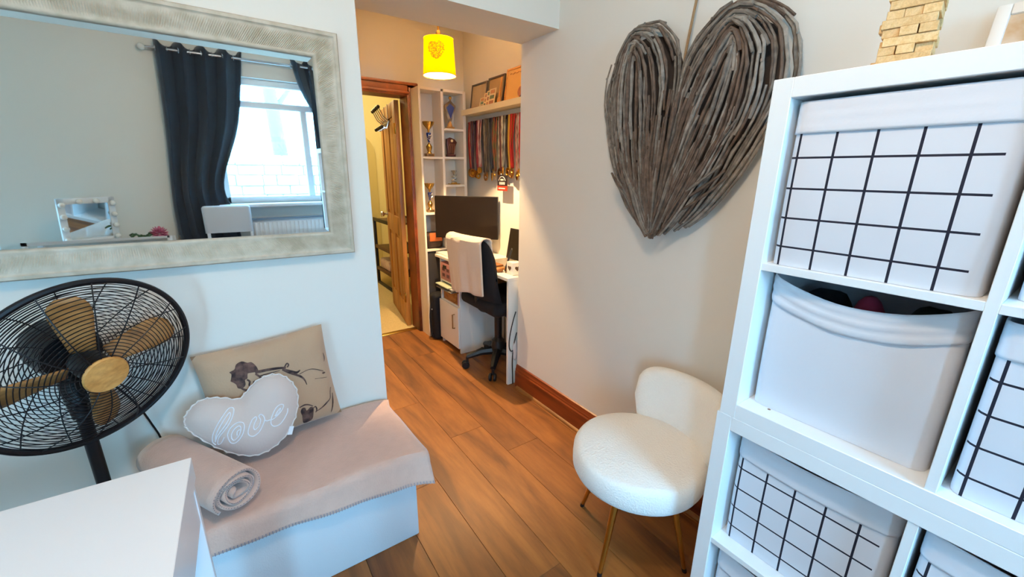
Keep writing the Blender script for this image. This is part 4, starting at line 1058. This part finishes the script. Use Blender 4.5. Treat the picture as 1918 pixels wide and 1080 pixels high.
for i, (ya, yb_, hh, xx, nm) in enumerate(((2.79, 2.86, .085, 1.664, 'leftmost'), (2.745, 2.80, .11, 1.660, 'second'), (2.70, 2.76, .12, 1.656, 'third'), (2.63, 2.715, .125, 1.650, 'rightmost and widest'))):
    t, Mq = leaning('photo_card', f'cream card with small pictures on the ledge, {nm} of four', 'card', ya, yb_, hh, 0, c1, c1, x0=xx, lean_=12, th_=.004, group='cards on the picture ledge')
    for j in range(3):
        zc = hh*(.16+.29*j)
        B().box((-.0006, ya+.016, zc), (.0016, yb_-.016, zc+hh*.19), M=Mq).make('small_picture', mat('pic_'+str((i+j) % 3), ('#7a4a34', '#3c4a34', '#96603c')[(i+j) % 3], .6), t)
for yy, ll in ((2.94, .045), (2.88, .05)):
    tag(B().box((1.648, yy-ll/2, 1.779), (1.662, yy+ll/2, 1.806), bev=.003).make('wooden_ornament', mat('ornament_maroon', '#6a2c1c', .6)), 'small maroon ornament on the ledge before the certificate, ' + ('nearer the corner' if yy > 2.9 else 'nearer the cards'), 'ornament', 'ornaments on the ledge')
WF = wood('frame_pine', '#d69a52', '#c98c44', '#b0752f', .5, axis=(16, 3, 16))
t, Mq = leaning('certificate_board', 'orange wooden plaque with a round seal on the ledge', 'plaque', 2.30, 2.575, .232, .012, WF, mat('plaque_paper', '#dca860', .6, var=.12, vscale=6), x0=1.694, lean_=8)
B().lathe([(0, 0), (.032, 0), (.032, .003), (0, .003)], 24, M=Mq @ Matrix.Translation((.003, 2.385, .07)) @ Matrix.Rotation(R(-90), 4, 'Y')).make('seal', mat('seal_brown', '#8a4a24', .6, var=.4, vscale=60), t)
B().tube([Mq @ Vector((.003, 2.53-.012*i, .195+.004*math.sin(i*1.7))) for i in range(12)], .0022, 5).make('handwritten_line', mat('script_brown', '#a06a34', .7), t)
sp_ = thing('wooden_spoon', 'wooden spoon shaped ornament between the dark frame and the plaque', 'ornament', (1.668, 2.59, 1.779))
Mq = Matrix.Translation((1.664, 2.592, 1.779)) @ Matrix.Rotation(R(9), 4, 'Y')
B().ball((0, 0, .032), (.006, .02, .032), 14, 10, M=Mq).make('bowl', WF, sp_)
B().tube([Mq @ Vector((0, 0, .055)), Mq @ Vector((0, -.006, .19))], [.006, .005], 8).make('handle', WF, sp_)

# ================================================================== MEDALS
rl = thing('medal_rail', 'dark medal rail fixed under the picture ledge', 'rail', (1.735, 2.7, 1.715))
B().box((1.738, 2.20, 1.705), (1.7495, 3.12, 1.73), bev=.001).make('back_plate', BLACK, rl)
B().tube([(1.722, 2.20, 1.716), (1.722, 3.12, 1.716)], .005, 8).make('bar', BLACK, rl)
mrn = random.Random(21)
rib = [('red', '#c01c1c', None), ('white', '#d8b8a0', '#c03030'), ('purple', '#3a2440', None), ('dark plum', '#4a2236', None), ('crimson', '#8a1c34', None), ('pink patterned', '#b04a58', '#e0c8c0'), ('navy', '#24263e', None), ('black striped', '#1a1618', '#8a8074'), ('grey patterned', '#6e6456', '#2a2830'), ('dark blue', '#1e2a48', None), ('slate', '#2e3446', None), ('red and green', '#a03428', '#406038'), ('black lettered', '#15130f', '#e8dcc0'), ('wine', '#6a2028', None), ('black white-lettered', '#0f0e0e', '#e8e0c8'), ('brown', '#3c2616', None), ('yellow', '#d8a838', None), ('scarlet', '#b8201c', None), ('red and white', '#c42a24', '#e0c0b0'), ('dark red lettered', '#5a1014', '#d8c0b0'), ('bright red', '#b41a1a', None), ('black dotted', '#1a1614', '#cfc4b0')]
ordn = ['first', 'second', 'third', 'fourth', 'fifth', 'sixth', 'seventh', 'eighth', 'ninth', 'tenth', 'eleventh', 'twelfth', 'thirteenth', 'fourteenth', 'fifteenth', 'sixteenth', 'seventeenth', 'eighteenth', 'nineteenth', 'twentieth', 'twenty-first', 'twenty-second']
MG = [mat('medal_gold', '#c9963a', .3, metal=1), mat('medal_bronze', '#9a6a34', .35, metal=1), mat('medal_silver', '#b8b0a4', .3, metal=1)]
for i, (nm, ca, cb_) in enumerate(rib):
    y = 3.085 - i*.0365; x = 1.718 - (i % 3)*.010
    ln = mrn.uniform(.335, .40) - (.04 if i in (19, 20, 21) else 0)
    t = thing('medal', f'medal on a {nm} ribbon, {ordn[i]} on the rail from the trophy shelves', 'medal', (x, y, 1.716-ln), group='medals on the rail')
    m_ = mat('ribbon_'+nm.replace(' ', '_'), tuple(q*(1.0 if 'red' in nm or nm in ('scarlet', 'yellow', 'crimson') else .7) for q in S(ca)[:3])+(1,), .7, var=(.9 if cb_ else .15), vscale=45, col2=cb_, stretch=(1, 1, .35))
    zb_ = 1.716-ln; tw = mrn.uniform(-.4, .4)
    for s_ in (-1, 1):
        def f(u, v):
            yy = y + s_*lerp(.011, .001, u**1.3) + (v-.5)*.024 + .003*math.sin(u*7+i)
            return Vector((x-.004*s_-.006*math.sin(math.pi*u)+.004*math.sin(u*6+tw*9)*(v-.5), yy, lerp(1.722, zb_, u)))
        B().grid(12, 2, f).make('ribbon', m_, t, solid=.0012)
    rr_ = mrn.choice((.026, .030, .034, .024))
    Mm = Matrix.Translation((x-.004, y, zb_-rr_)) @ Matrix.Rotation(mrn.uniform(-.5, .5), 4, 'Z') @ Matrix.Rotation(R(-90), 4, 'Y')
    d = B().lathe([(0, -.001), (rr_*.8, -.001), (rr_*.85, -.0025), (rr_, -.0025), (rr_, .0025), (rr_*.85, .0025), (rr_*.8, .001), (0, .001)], 20, M=Mm).make('disc', MG[(i*7) % 5 % 3], t)
    B().lathe([(0, 0), (rr_*.4, 0), (rr_*.3, .004), (0, .0045)], 12, M=Mm).make('emblem', MG[(i+1) % 3], t)
cd = thing('race_card', 'black and red race card hanging below the medals', 'card', (1.70, 2.58, 1.215))
B().box((1.692, 2.516, 1.245), (1.695, 2.644, 1.322), bev=.0008, seg=1).make('card', mat('card_black', '#1c1218', .5), cd)
B().box((1.691, 2.516, 1.213), (1.6955, 2.644, 1.247), bev=.0008, seg=1).make('red_band', mat('card_red', '#c8301c', .5), cd)
CWH = mat('card_white_print', '#d8d0c8', .6)
B().tube([(1.6905, 2.58+.042*math.cos(a), 1.278+.034*math.sin(a)) for a in [R(q) for q in range(10, 171, 16)]], .0022, 5).make('printed_arch', CWH, cd)
for j in range(4): B().box((1.690, 2.545+.019*j, 1.256), (1.692, 2.556+.019*j, 1.274)).make('printed_figure', CWH, cd)
for j in range(3): B().box((1.690, 2.562+.014*j, 1.284), (1.692, 2.571+.014*j, 1.296)).make('printed_figure', CWH, cd)
B().box((1.690, 2.54, 1.226), (1.692, 2.625, 1.233)).make('printed_bar', CWH, cd)

# ================================================================== COMPUTER DESK AND PEDESTAL
DW = mat('desk_white', '#ebe7de', .4)
de = thing('computer_desk', 'white computer desk along the alcove wall', 'desk', (1.56, 2.5, 0))
B().box((1.368, 2.018, .700), (1.748, 3.06, .720), bev=.001, seg=1).make('desk_top', DW, de, smooth=30)
B().box((1.372, 2.02, 0), (1.742, 2.038, .700), bev=.001, seg=1).make('end_panel', DW, de, smooth=30)
B().box((1.728, 2.038, .35), (1.744, 2.60, .700)).make('back_panel', mat('back_panel_yellow', '#b8a23c', .6), de, smooth=0)
pe = thing('desk_pedestal', 'white pedestal cabinet with open shelves under the desk', 'cabinet', (1.53, 2.77, 0))
px0, px1, py0, py1 = 1.342, 1.735, 2.612, 2.935
B().box((px0, py0, .0), (px1, py0+.016, .698), bev=.001, seg=1).make('side_panel', DW, pe, smooth=30)
B().box((px0, py1-.016, .0), (px1, py1, .698), bev=.001, seg=1).make('side_panel', DW, pe, smooth=30)
B().box((px0-.012, py0, .698), (1.366, py1+.06, .716), bev=.001, seg=1).make('top_board', DW, pe, smooth=30)
for zz in (.05, .375, .535): B().box((px0+.002, py0+.016, zz-.016), (px1, py1-.016, zz), bev=.001, seg=1).make('shelf', DW, pe, smooth=30)
B().box((px1-.01, py0+.016, .05), (px1, py1-.016, .698)).make('back_board', DW, pe, smooth=0)
dr = B().box((px0-.016, py0+.003, .042), (px0-.001, py1-.003, .368), bev=.0015, seg=1).make('door', DW, pe, smooth=30)
B().tube([(px0-.016, 2.675, .195), (px0-.034, 2.675, .195), (px0-.034, 2.675, .305), (px0-.016, 2.675, .305)], .005, 8).make('handle', mat('handle_nickel', '#9a8a6c', .3, metal=1), dr)
# pink storage box, papers, wooden toys inside the pedestal
sb = thing('storage_box', 'pink patterned storage box in the top opening of the pedestal', 'box', (1.44, 2.77, .536))
B().box((1.332, 2.64, .536), (1.62, 2.905, .672), bev=.004).make('body', mat('pink_box', '#b07a78', .7), sb)
for j in range(3):
    for k_ in range(2):
        B().box((1.330, 2.68+.075*j, .565+.045*k_), (1.3335, 2.72+.075*j, .59+.045*k_)).make('slot', mat('slot_dark', '#5e3c40', .7), sb)
B().box((1.330, 2.80, .628), (1.334, 2.86, .655)).make('label_plate', BLACKP, sb)
for j, (zz, dx, m_, lab) in enumerate(((.538, -.05, mat('paper_cream', '#d8d2b8', .8), 'cream paper pad lowest of the pile'), (.548, -.062, mat('paper_green', '#a8b49a', .8), 'pale green folder in the pile'), )):
    o = B().box((1.30+dx+.04, 2.66, zz-.052+.05), (1.331, 2.92, zz+.008), bev=.001, seg=1) if False else None
PAPS = (('magazine', 'grey magazine under the papers jutting from the pedestal', .4760, '#7a7268', 1.292, 2.66, 2.914), ('magazine', 'dark magazine jutting from the pedestal shelf', .4845, '#3e342e', 1.300, 2.64, 2.905), ('magazine', 'white topped magazine jutting from the pedestal shelf', .4930, '#c8c0b0', 1.305, 2.67, 2.914), ('folder', 'pale green folder on top of the magazines in the pedestal', .5015, '#aab49c', 1.288, 2.70, 2.914))
# book stand: a pile resting on wooden toys
wt = thing('wooden_tray', 'orange wooden tray on the lower open shelf of the pedestal', 'tray', (1.45, 2.77, .376))
WT = wood('toy_wood', '#b87a3a', '#a0642a', '#7c481c', .6, axis=(3, 18, 18))
B().box((1.35, 2.66, .376), (1.66, 2.90, .386), bev=.001).make('tray_base', WT, wt)
for lo, hi in (((1.35, 2.66, .386), (1.362, 2.90, .472)), ((1.648, 2.66, .386), (1.66, 2.90, .472)), ((1.362, 2.66, .386), (1.648, 2.672, .472)), ((1.362, 2.888, .386), (1.648, 2.90, .472))): B().box(lo, hi, bev=.002).make('tray_side', WT, wt)
for nm, lab, zz, c, x0, ya, yb_ in PAPS:
    o = B().box((x0, ya, zz-.0008), (x0+.26, yb_, zz+.0072), bev=.0015, seg=1).make(nm, mat('paper_'+c[1:], c, .6), smooth=30)
    tag(o, lab, 'magazine' if nm == 'magazine' else 'folder')
o = B().box((1.344, 2.632, .3765), (1.50, 2.652, .47), bev=.002).make('book', mat('book_lilac', '#b8a8c8', .6)); tag(o, 'lilac book standing at the near side of the pedestal shelf', 'book')

# monitor: from (1.385,3.07) to (1.734,2.70)
mc = Vector((1.552, 2.872, .72)); ang = math.atan2(2.70-3.07, 1.734-1.385)
mo = thing('monitor', 'large black computer monitor turned towards the chair', 'monitor', mc, ang)
# local x along the screen, local -y towards the viewer
B().box((-.254, -.012, .118), (.254, .012, .443), bev=.003).make('case', BLACKP, mo, world=False, smooth=30)
B().box((-.250, -.0132, .124), (.250, -.0118, .439)).make('screen', mat('screen_dark', '#150d08', .3), mo, world=False, smooth=0)
B().box((-.02, .012, .02), (.02, .035, .28), bev=.004).make('stand', BLACKP, mo, world=False, smooth=30)
B().box((-.10, -.06, .0), (.10, .07, .012), bev=.005).make('foot', BLACKP, mo, world=False, smooth=30)
# laptop
lt = thing('laptop', 'open black laptop at the near end of the desk', 'laptop', (1.6, 2.33, .72))
B().box((1.50, 2.18, .7205), (1.70, 2.49, .737), bev=.003).make('keyboard_base', mat('laptop_grey', '#8a8278', .4), lt)
B().box((-.004, -.155, 0), (.004, .155, .218), bev=.002, M=Matrix.Translation((1.672, 2.335, .738)) @ Matrix.Rotation(R(10), 4, 'Y')).make('screen_lid', BLACKP, lt)
B().box((-.0052, -.147, .012), (-.0042, .147, .21), M=Matrix.Translation((1.672, 2.335, .738)) @ Matrix.Rotation(R(10), 4, 'Y')).make('screen', mat('screen_dark2', '#120c0a', .3), lt)
ph = thing('phone_stand', 'black phone leaning in a wooden stand on the desk', 'phone', (1.45, 2.19, .72))
Mq = Matrix.Translation((1.452, 2.185, .722)) @ Matrix.Rotation(R(-35), 4, 'Z') @ Matrix.Rotation(R(18), 4, 'Y')
B().box((-.004, -.036, .01), (.004, .036, .155), bev=.003, M=Mq).make('phone', BLACKP, ph)
for s_ in (-1, 1): B().ball((1.448+.026*s_, 2.185-.012*s_, .736), (.03, .024, .016), 12, 8).make('stand', WT, ph)
nb = thing('stacked_notebooks', 'brown notebooks piled on the desk before the laptop', 'notebook', (1.44, 2.30, .72)) if False else None
o = B().box((1.41, 2.24, .7203), (1.497, 2.42, .735), bev=.002).make('notebook', mat('notebook_tan', '#b98e58', .7)); tag(o, 'tan notebook lying on the desk beside the phone', 'notebook')
o = B().box((1.415, 2.26, .7353), (1.495, 2.41, .748), bev=.002).make('notebook', mat('notebook_brown', '#8a5a30', .7)); tag(o, 'brown notebook lying on the tan notebook', 'notebook')
hb = thing('tealight_block', 'white tealight block with a heart cut-out at the desk end', 'candle holder', (1.47, 2.10, .72))
B().box((1.435, 2.065, .7203), (1.505, 2.135, .80), bev=.003).make('block', DW, hb)
hp = [(.016*math.sin(a)**3*1.0, .0135*(math.cos(a)-.38*math.cos(2*a)-.15*math.cos(3*a)-.06*math.cos(4*a))) for a in [2*math.pi*i/28 for i in range(28)]]
B().prism([(1.47+x_*1.1, .762+z_*1.1) for x_, z_ in hp], 2.0638, 2.066, 'xz').make('heart', mat('heart_brown', '#4a3424', .7), hb, smooth=0)
B().prism([(2.10+x_*1.1, .762+z_*1.1) for x_, z_ in hp], 1.4338, 1.436, 'yz').make('heart', mat('heart_brown', '#4a3424', .7), hb, smooth=0)
# cables at the desk end
o = B().tube(spline([(1.425, 2.012, .50), (1.402, 2.006, .45), (1.378, 2.005, .36), (1.372, 2.006, .28), (1.39, 2.007, .24), (1.42, 2.006, .26)], 24), .0035, 6).make('power_cable', BLACKP); tag(o, 'black cable looping over the white desk end panel', 'cable')
o = B().tube(spline([(1.43, 2.008, .36), (1.408, 2.006, .28), (1.398, 2.007, .18), (1.40, 2.006, .08), (1.398, 2.0, .01)], 24), .0035, 6).make('power_cable', BLACKP); tag(o, 'black cable hanging straight down the desk end panel', 'cable')
o = B().ball((1.42, 2.008, .24), (.022, .010, .07), 12, 8).make('cable_bag', mat('plastic_bag', '#cfc8c4', .4)); tag(o, 'pale plastic bag tucked behind the cables at the desk end', 'bag')

# ================================================================== OFFICE CHAIR AND TOWEL
oc = thing('office_chair', 'black swivel chair pushed under the computer desk', 'chair', (1.50, 2.32, 0))
def bk(u, v):
    # u along Y (width), v around section; shell curved
    y = lerp(2.085, 2.60, u); e = max(0, 1-abs(2*u-1)**5)**.4
    a = 2*math.pi*v; zc, hh = .70, .235*e+.01
    z = zc + hh*math.copysign(abs(math.sin(a))**.7, math.sin(a)); t_ = .032*e+.004
    x = 1.30 + t_*math.copysign(abs(math.cos(a))**.7, math.cos(a)) + .028*(abs(2*u-1)**2) - .10*(z-.70) + (.09*((.66-z)/.2)**2 if z < .66 else 0)
    return Vector((x, y, z))
b = B().grid(28, 28, bk); bmesh.ops.remove_doubles(b.bm, verts=b.bm.verts[:], dist=.0006)
b.make('backrest', BLACKF, oc, smooth=70)
B().box((1.315, 2.09, .44), (1.735, 2.565, .535), bev=.04, seg=4).make('seat', BLACKF, oc)
B().tube(spline([(1.34, 2.33, .60), (1.335, 2.33, .50), (1.38, 2.33, .435), (1.5, 2.33, .43)], 14), .022, 8).make('back_bracket', BLACKP, oc)
B().lathe([(0, .43), (.05, .43), (.05, .40), (.028, .38), (.026, .22), (.045, .20), (.055, .12), (.04, .10), (0, .10)], 20, c=(1.475, 2.295, 0)).make('gas_column', BLACKP, oc)
B().tube([(1.48, 2.30, .42), (1.46, 2.13, .41), (1.455, 2.08, .40)], .008, 8).make('height_lever', mat('lever_blue_grey', '#3c4a58', .4), oc)
ctr = Vector((1.475, 2.295, 0))
for i in range(5):
    a = R(156 + 72*i); d = Vector((math.cos(a), math.sin(a), 0)); e = ctr + d*.222
    B().tube([ctr+Vector((0, 0, .125)), ctr+d*.12+Vector((0, 0, .118)), e+Vector((0, 0, .085))], [.034, .028, .018], 8).make('base_arm', BLACKP, oc)
    tn = Vector((-d.y, d.x, 0))
    cs = B()
    for s_ in (-1, 1):
        Mw = Matrix.Translation(e + tn*.016*s_ + d*.012 + Vector((0, 0, .027))) @ tn.to_track_quat('Z', 'Y').to_matrix().to_4x4()
        cs.lathe([(0, -.009), (.022, -.009), (.027, -.004), (.027, .004), (.022, .009), (0, .009)], 18, M=Mw)
    cs.tube([e+Vector((0, 0, .085)), e+Vector((0, 0, .04))], .010, 8)
    cs.make('castor', BLACKP, oc)
tw_ = thing('towel', 'cream towel draped over the back of the office chair', 'towel', (1.27, 2.38, .55))
TOW = mat('cream_towel', '#dfc9b2', .95, bump=.5, bscale=180, sheen=.4)
def towel(u, v):
    # u along Y, v over the top
    y = lerp(2.606, 2.12, u); zt = .958 - .018*(1-u)
    front, top, rear = .385-.06*u+.03*math.sin(u*9)*.3, .085, .30
    L = front+top+rear; s_ = v*L; wv = .010*math.sin(u*11)+.006*math.sin(u*23)
    cv = .026*(abs(2*(y-2.085)/.515-1)**2)
    if s_ < front:
        q = 1-s_/front; z = zt-.03-(front-.0)*(q) + .0; x = 1.226 + .012 - .10*(z-.70)*.9 + wv*q
        z = zt-.03-front*q
    elif s_ < front+top:
        a = (s_-front)/top*math.pi; z = zt-.03+.03*math.sin(a); x = 1.226+.012-.10*(zt-.03-.70)*.9 + .041*(1-math.cos(a))
    else:
        e = s_-front-top; z = zt-.03-e; x = 1.226+.012-.10*(zt-.03-.70)*.9+.082+.22*e*.55+wv*.4
    return Vector((x+cv, y, z))
B().grid(36, 44, towel).make('cloth', TOW, tw_, solid=.008)

# ================================================================== BEYOND THE DOOR
hk = thing('door_hook_rack', 'over-door hook rack with black ball tips on the pine door', 'hook rack', (1.33, 4.0, 1.88))
MD = Matrix.Translation((1.252, 3.392, .008)) @ Matrix.Rotation(R(80.5), 4, 'Z')
T_ = .036; Hd = 1.868
BT = mat('black_ball', '#17120e', .35)
for xx in (.30, .48):
    B().box((xx, -.004, Hd+.001), (xx+.02, T_+.005, Hd+.004), M=MD).box((xx, T_+.001, Hd-.16), (xx+.02, T_+.005, Hd+.004), M=MD).box((xx, -.004, Hd-.03), (xx+.02, -.001, Hd+.004), M=MD).make('strap', CHROME, hk)
B().box((.20, T_+.005, Hd-.145), (.60, T_+.011, Hd-.130), bev=.002, M=MD).make('bar', mat('dull_steel', '#8a8478', .4, metal=.8), hk)
for j in range(5):
    xx = .225+.0875*j
    h_ = B().tube([MD @ Vector(p) for p in ((xx, T_+.011, Hd-.13), (xx, T_+.05, Hd-.10), (xx, T_+.085, Hd-.03))], .005, 6).tube([MD @ Vector(p) for p in ((xx, T_+.011, Hd-.14), (xx, T_+.03, Hd-.19), (xx, T_+.065, Hd-.18))], .005, 6).make('hook', CHROME, hk, kind='stuff')
    B().ball(MD @ Vector((xx, T_+.086, Hd-.028)), .015, 10, 8).make('ball_tip', BT, hk)
    B().ball(MD @ Vector((xx, T_+.067, Hd-.18)), .014, 10, 8).make('ball_tip', BT, hk)
for nm, pos, z in (('nearer the door', (1.46, 5.597, 1.80), 0), ('nearer the wall edge', (1.27, 5.597, 1.83), 0)):
    t = thing('wall_hook', 'small chrome wall hook with a black tip, ' + nm, 'hook', pos, group='wall hooks in the far room')
    B().lathe([(0, 0), (.016, 0), (.016, .006), (.006, .01), (.006, .05), (0, .051)], 14, M=Matrix.Translation(pos) @ Matrix.Rotation(R(90), 4, 'X')).make('shaft', CHROME, t)
    B().ball((pos[0], pos[1]-.055, pos[2]+.004), .016, 10, 8).make('ball_tip', BT, t)
sr = thing('shelf_rack', 'dark brown open shelf rack behind the door in the far room', 'rack', (1.62, 4.7, 0))
DB = wood('dark_rack_wood', '#5a3a22', '#4a2e1a', '#2e1a0e', .5, axis=(16, 1.5, 16)); DBM = mat('rack_metal', '#1a130e', .5)
ra, rb_, ya, yb_ = 1.462, 1.85, 4.38, 5.05
for xx in (ra, rb_-.03):
    for yy in (ya, yb_-.03): B().box((xx, yy, 0), (xx+.03, yy+.03, .80), bev=.002).make('post', DBM, sr, smooth=30)
for zz in (.79, .47, .20):
    for x0, x1 in ((ra, ra+.02), (rb_-.02, rb_)): B().box((x0, ya, zz-.02), (x1, yb_, zz+.02), bev=.002).make('rail', DB if zz < .7 else DBM, sr, smooth=30)
    B().box((ra+.02, ya+.01, zz-.012), (rb_-.02, yb_-.01, zz+.006), bev=.002).make('shelf', DB, sr, smooth=30)
B().box((ra, ya, .0), (ra+.03, yb_, .03), bev=.002).make('floor_rail', DBM, sr, smooth=30)
tb = B().box((1.49, 4.65, .207), (1.80, 4.98, .33), bev=.02, seg=3).make('storage_bag', mat('bag_white_pink', '#e2d4d8', .7, var=.2, vscale=20, col2='#c8a8b4')); tag(tb, 'white storage bag on the lowest shelf of the rack', 'bag')
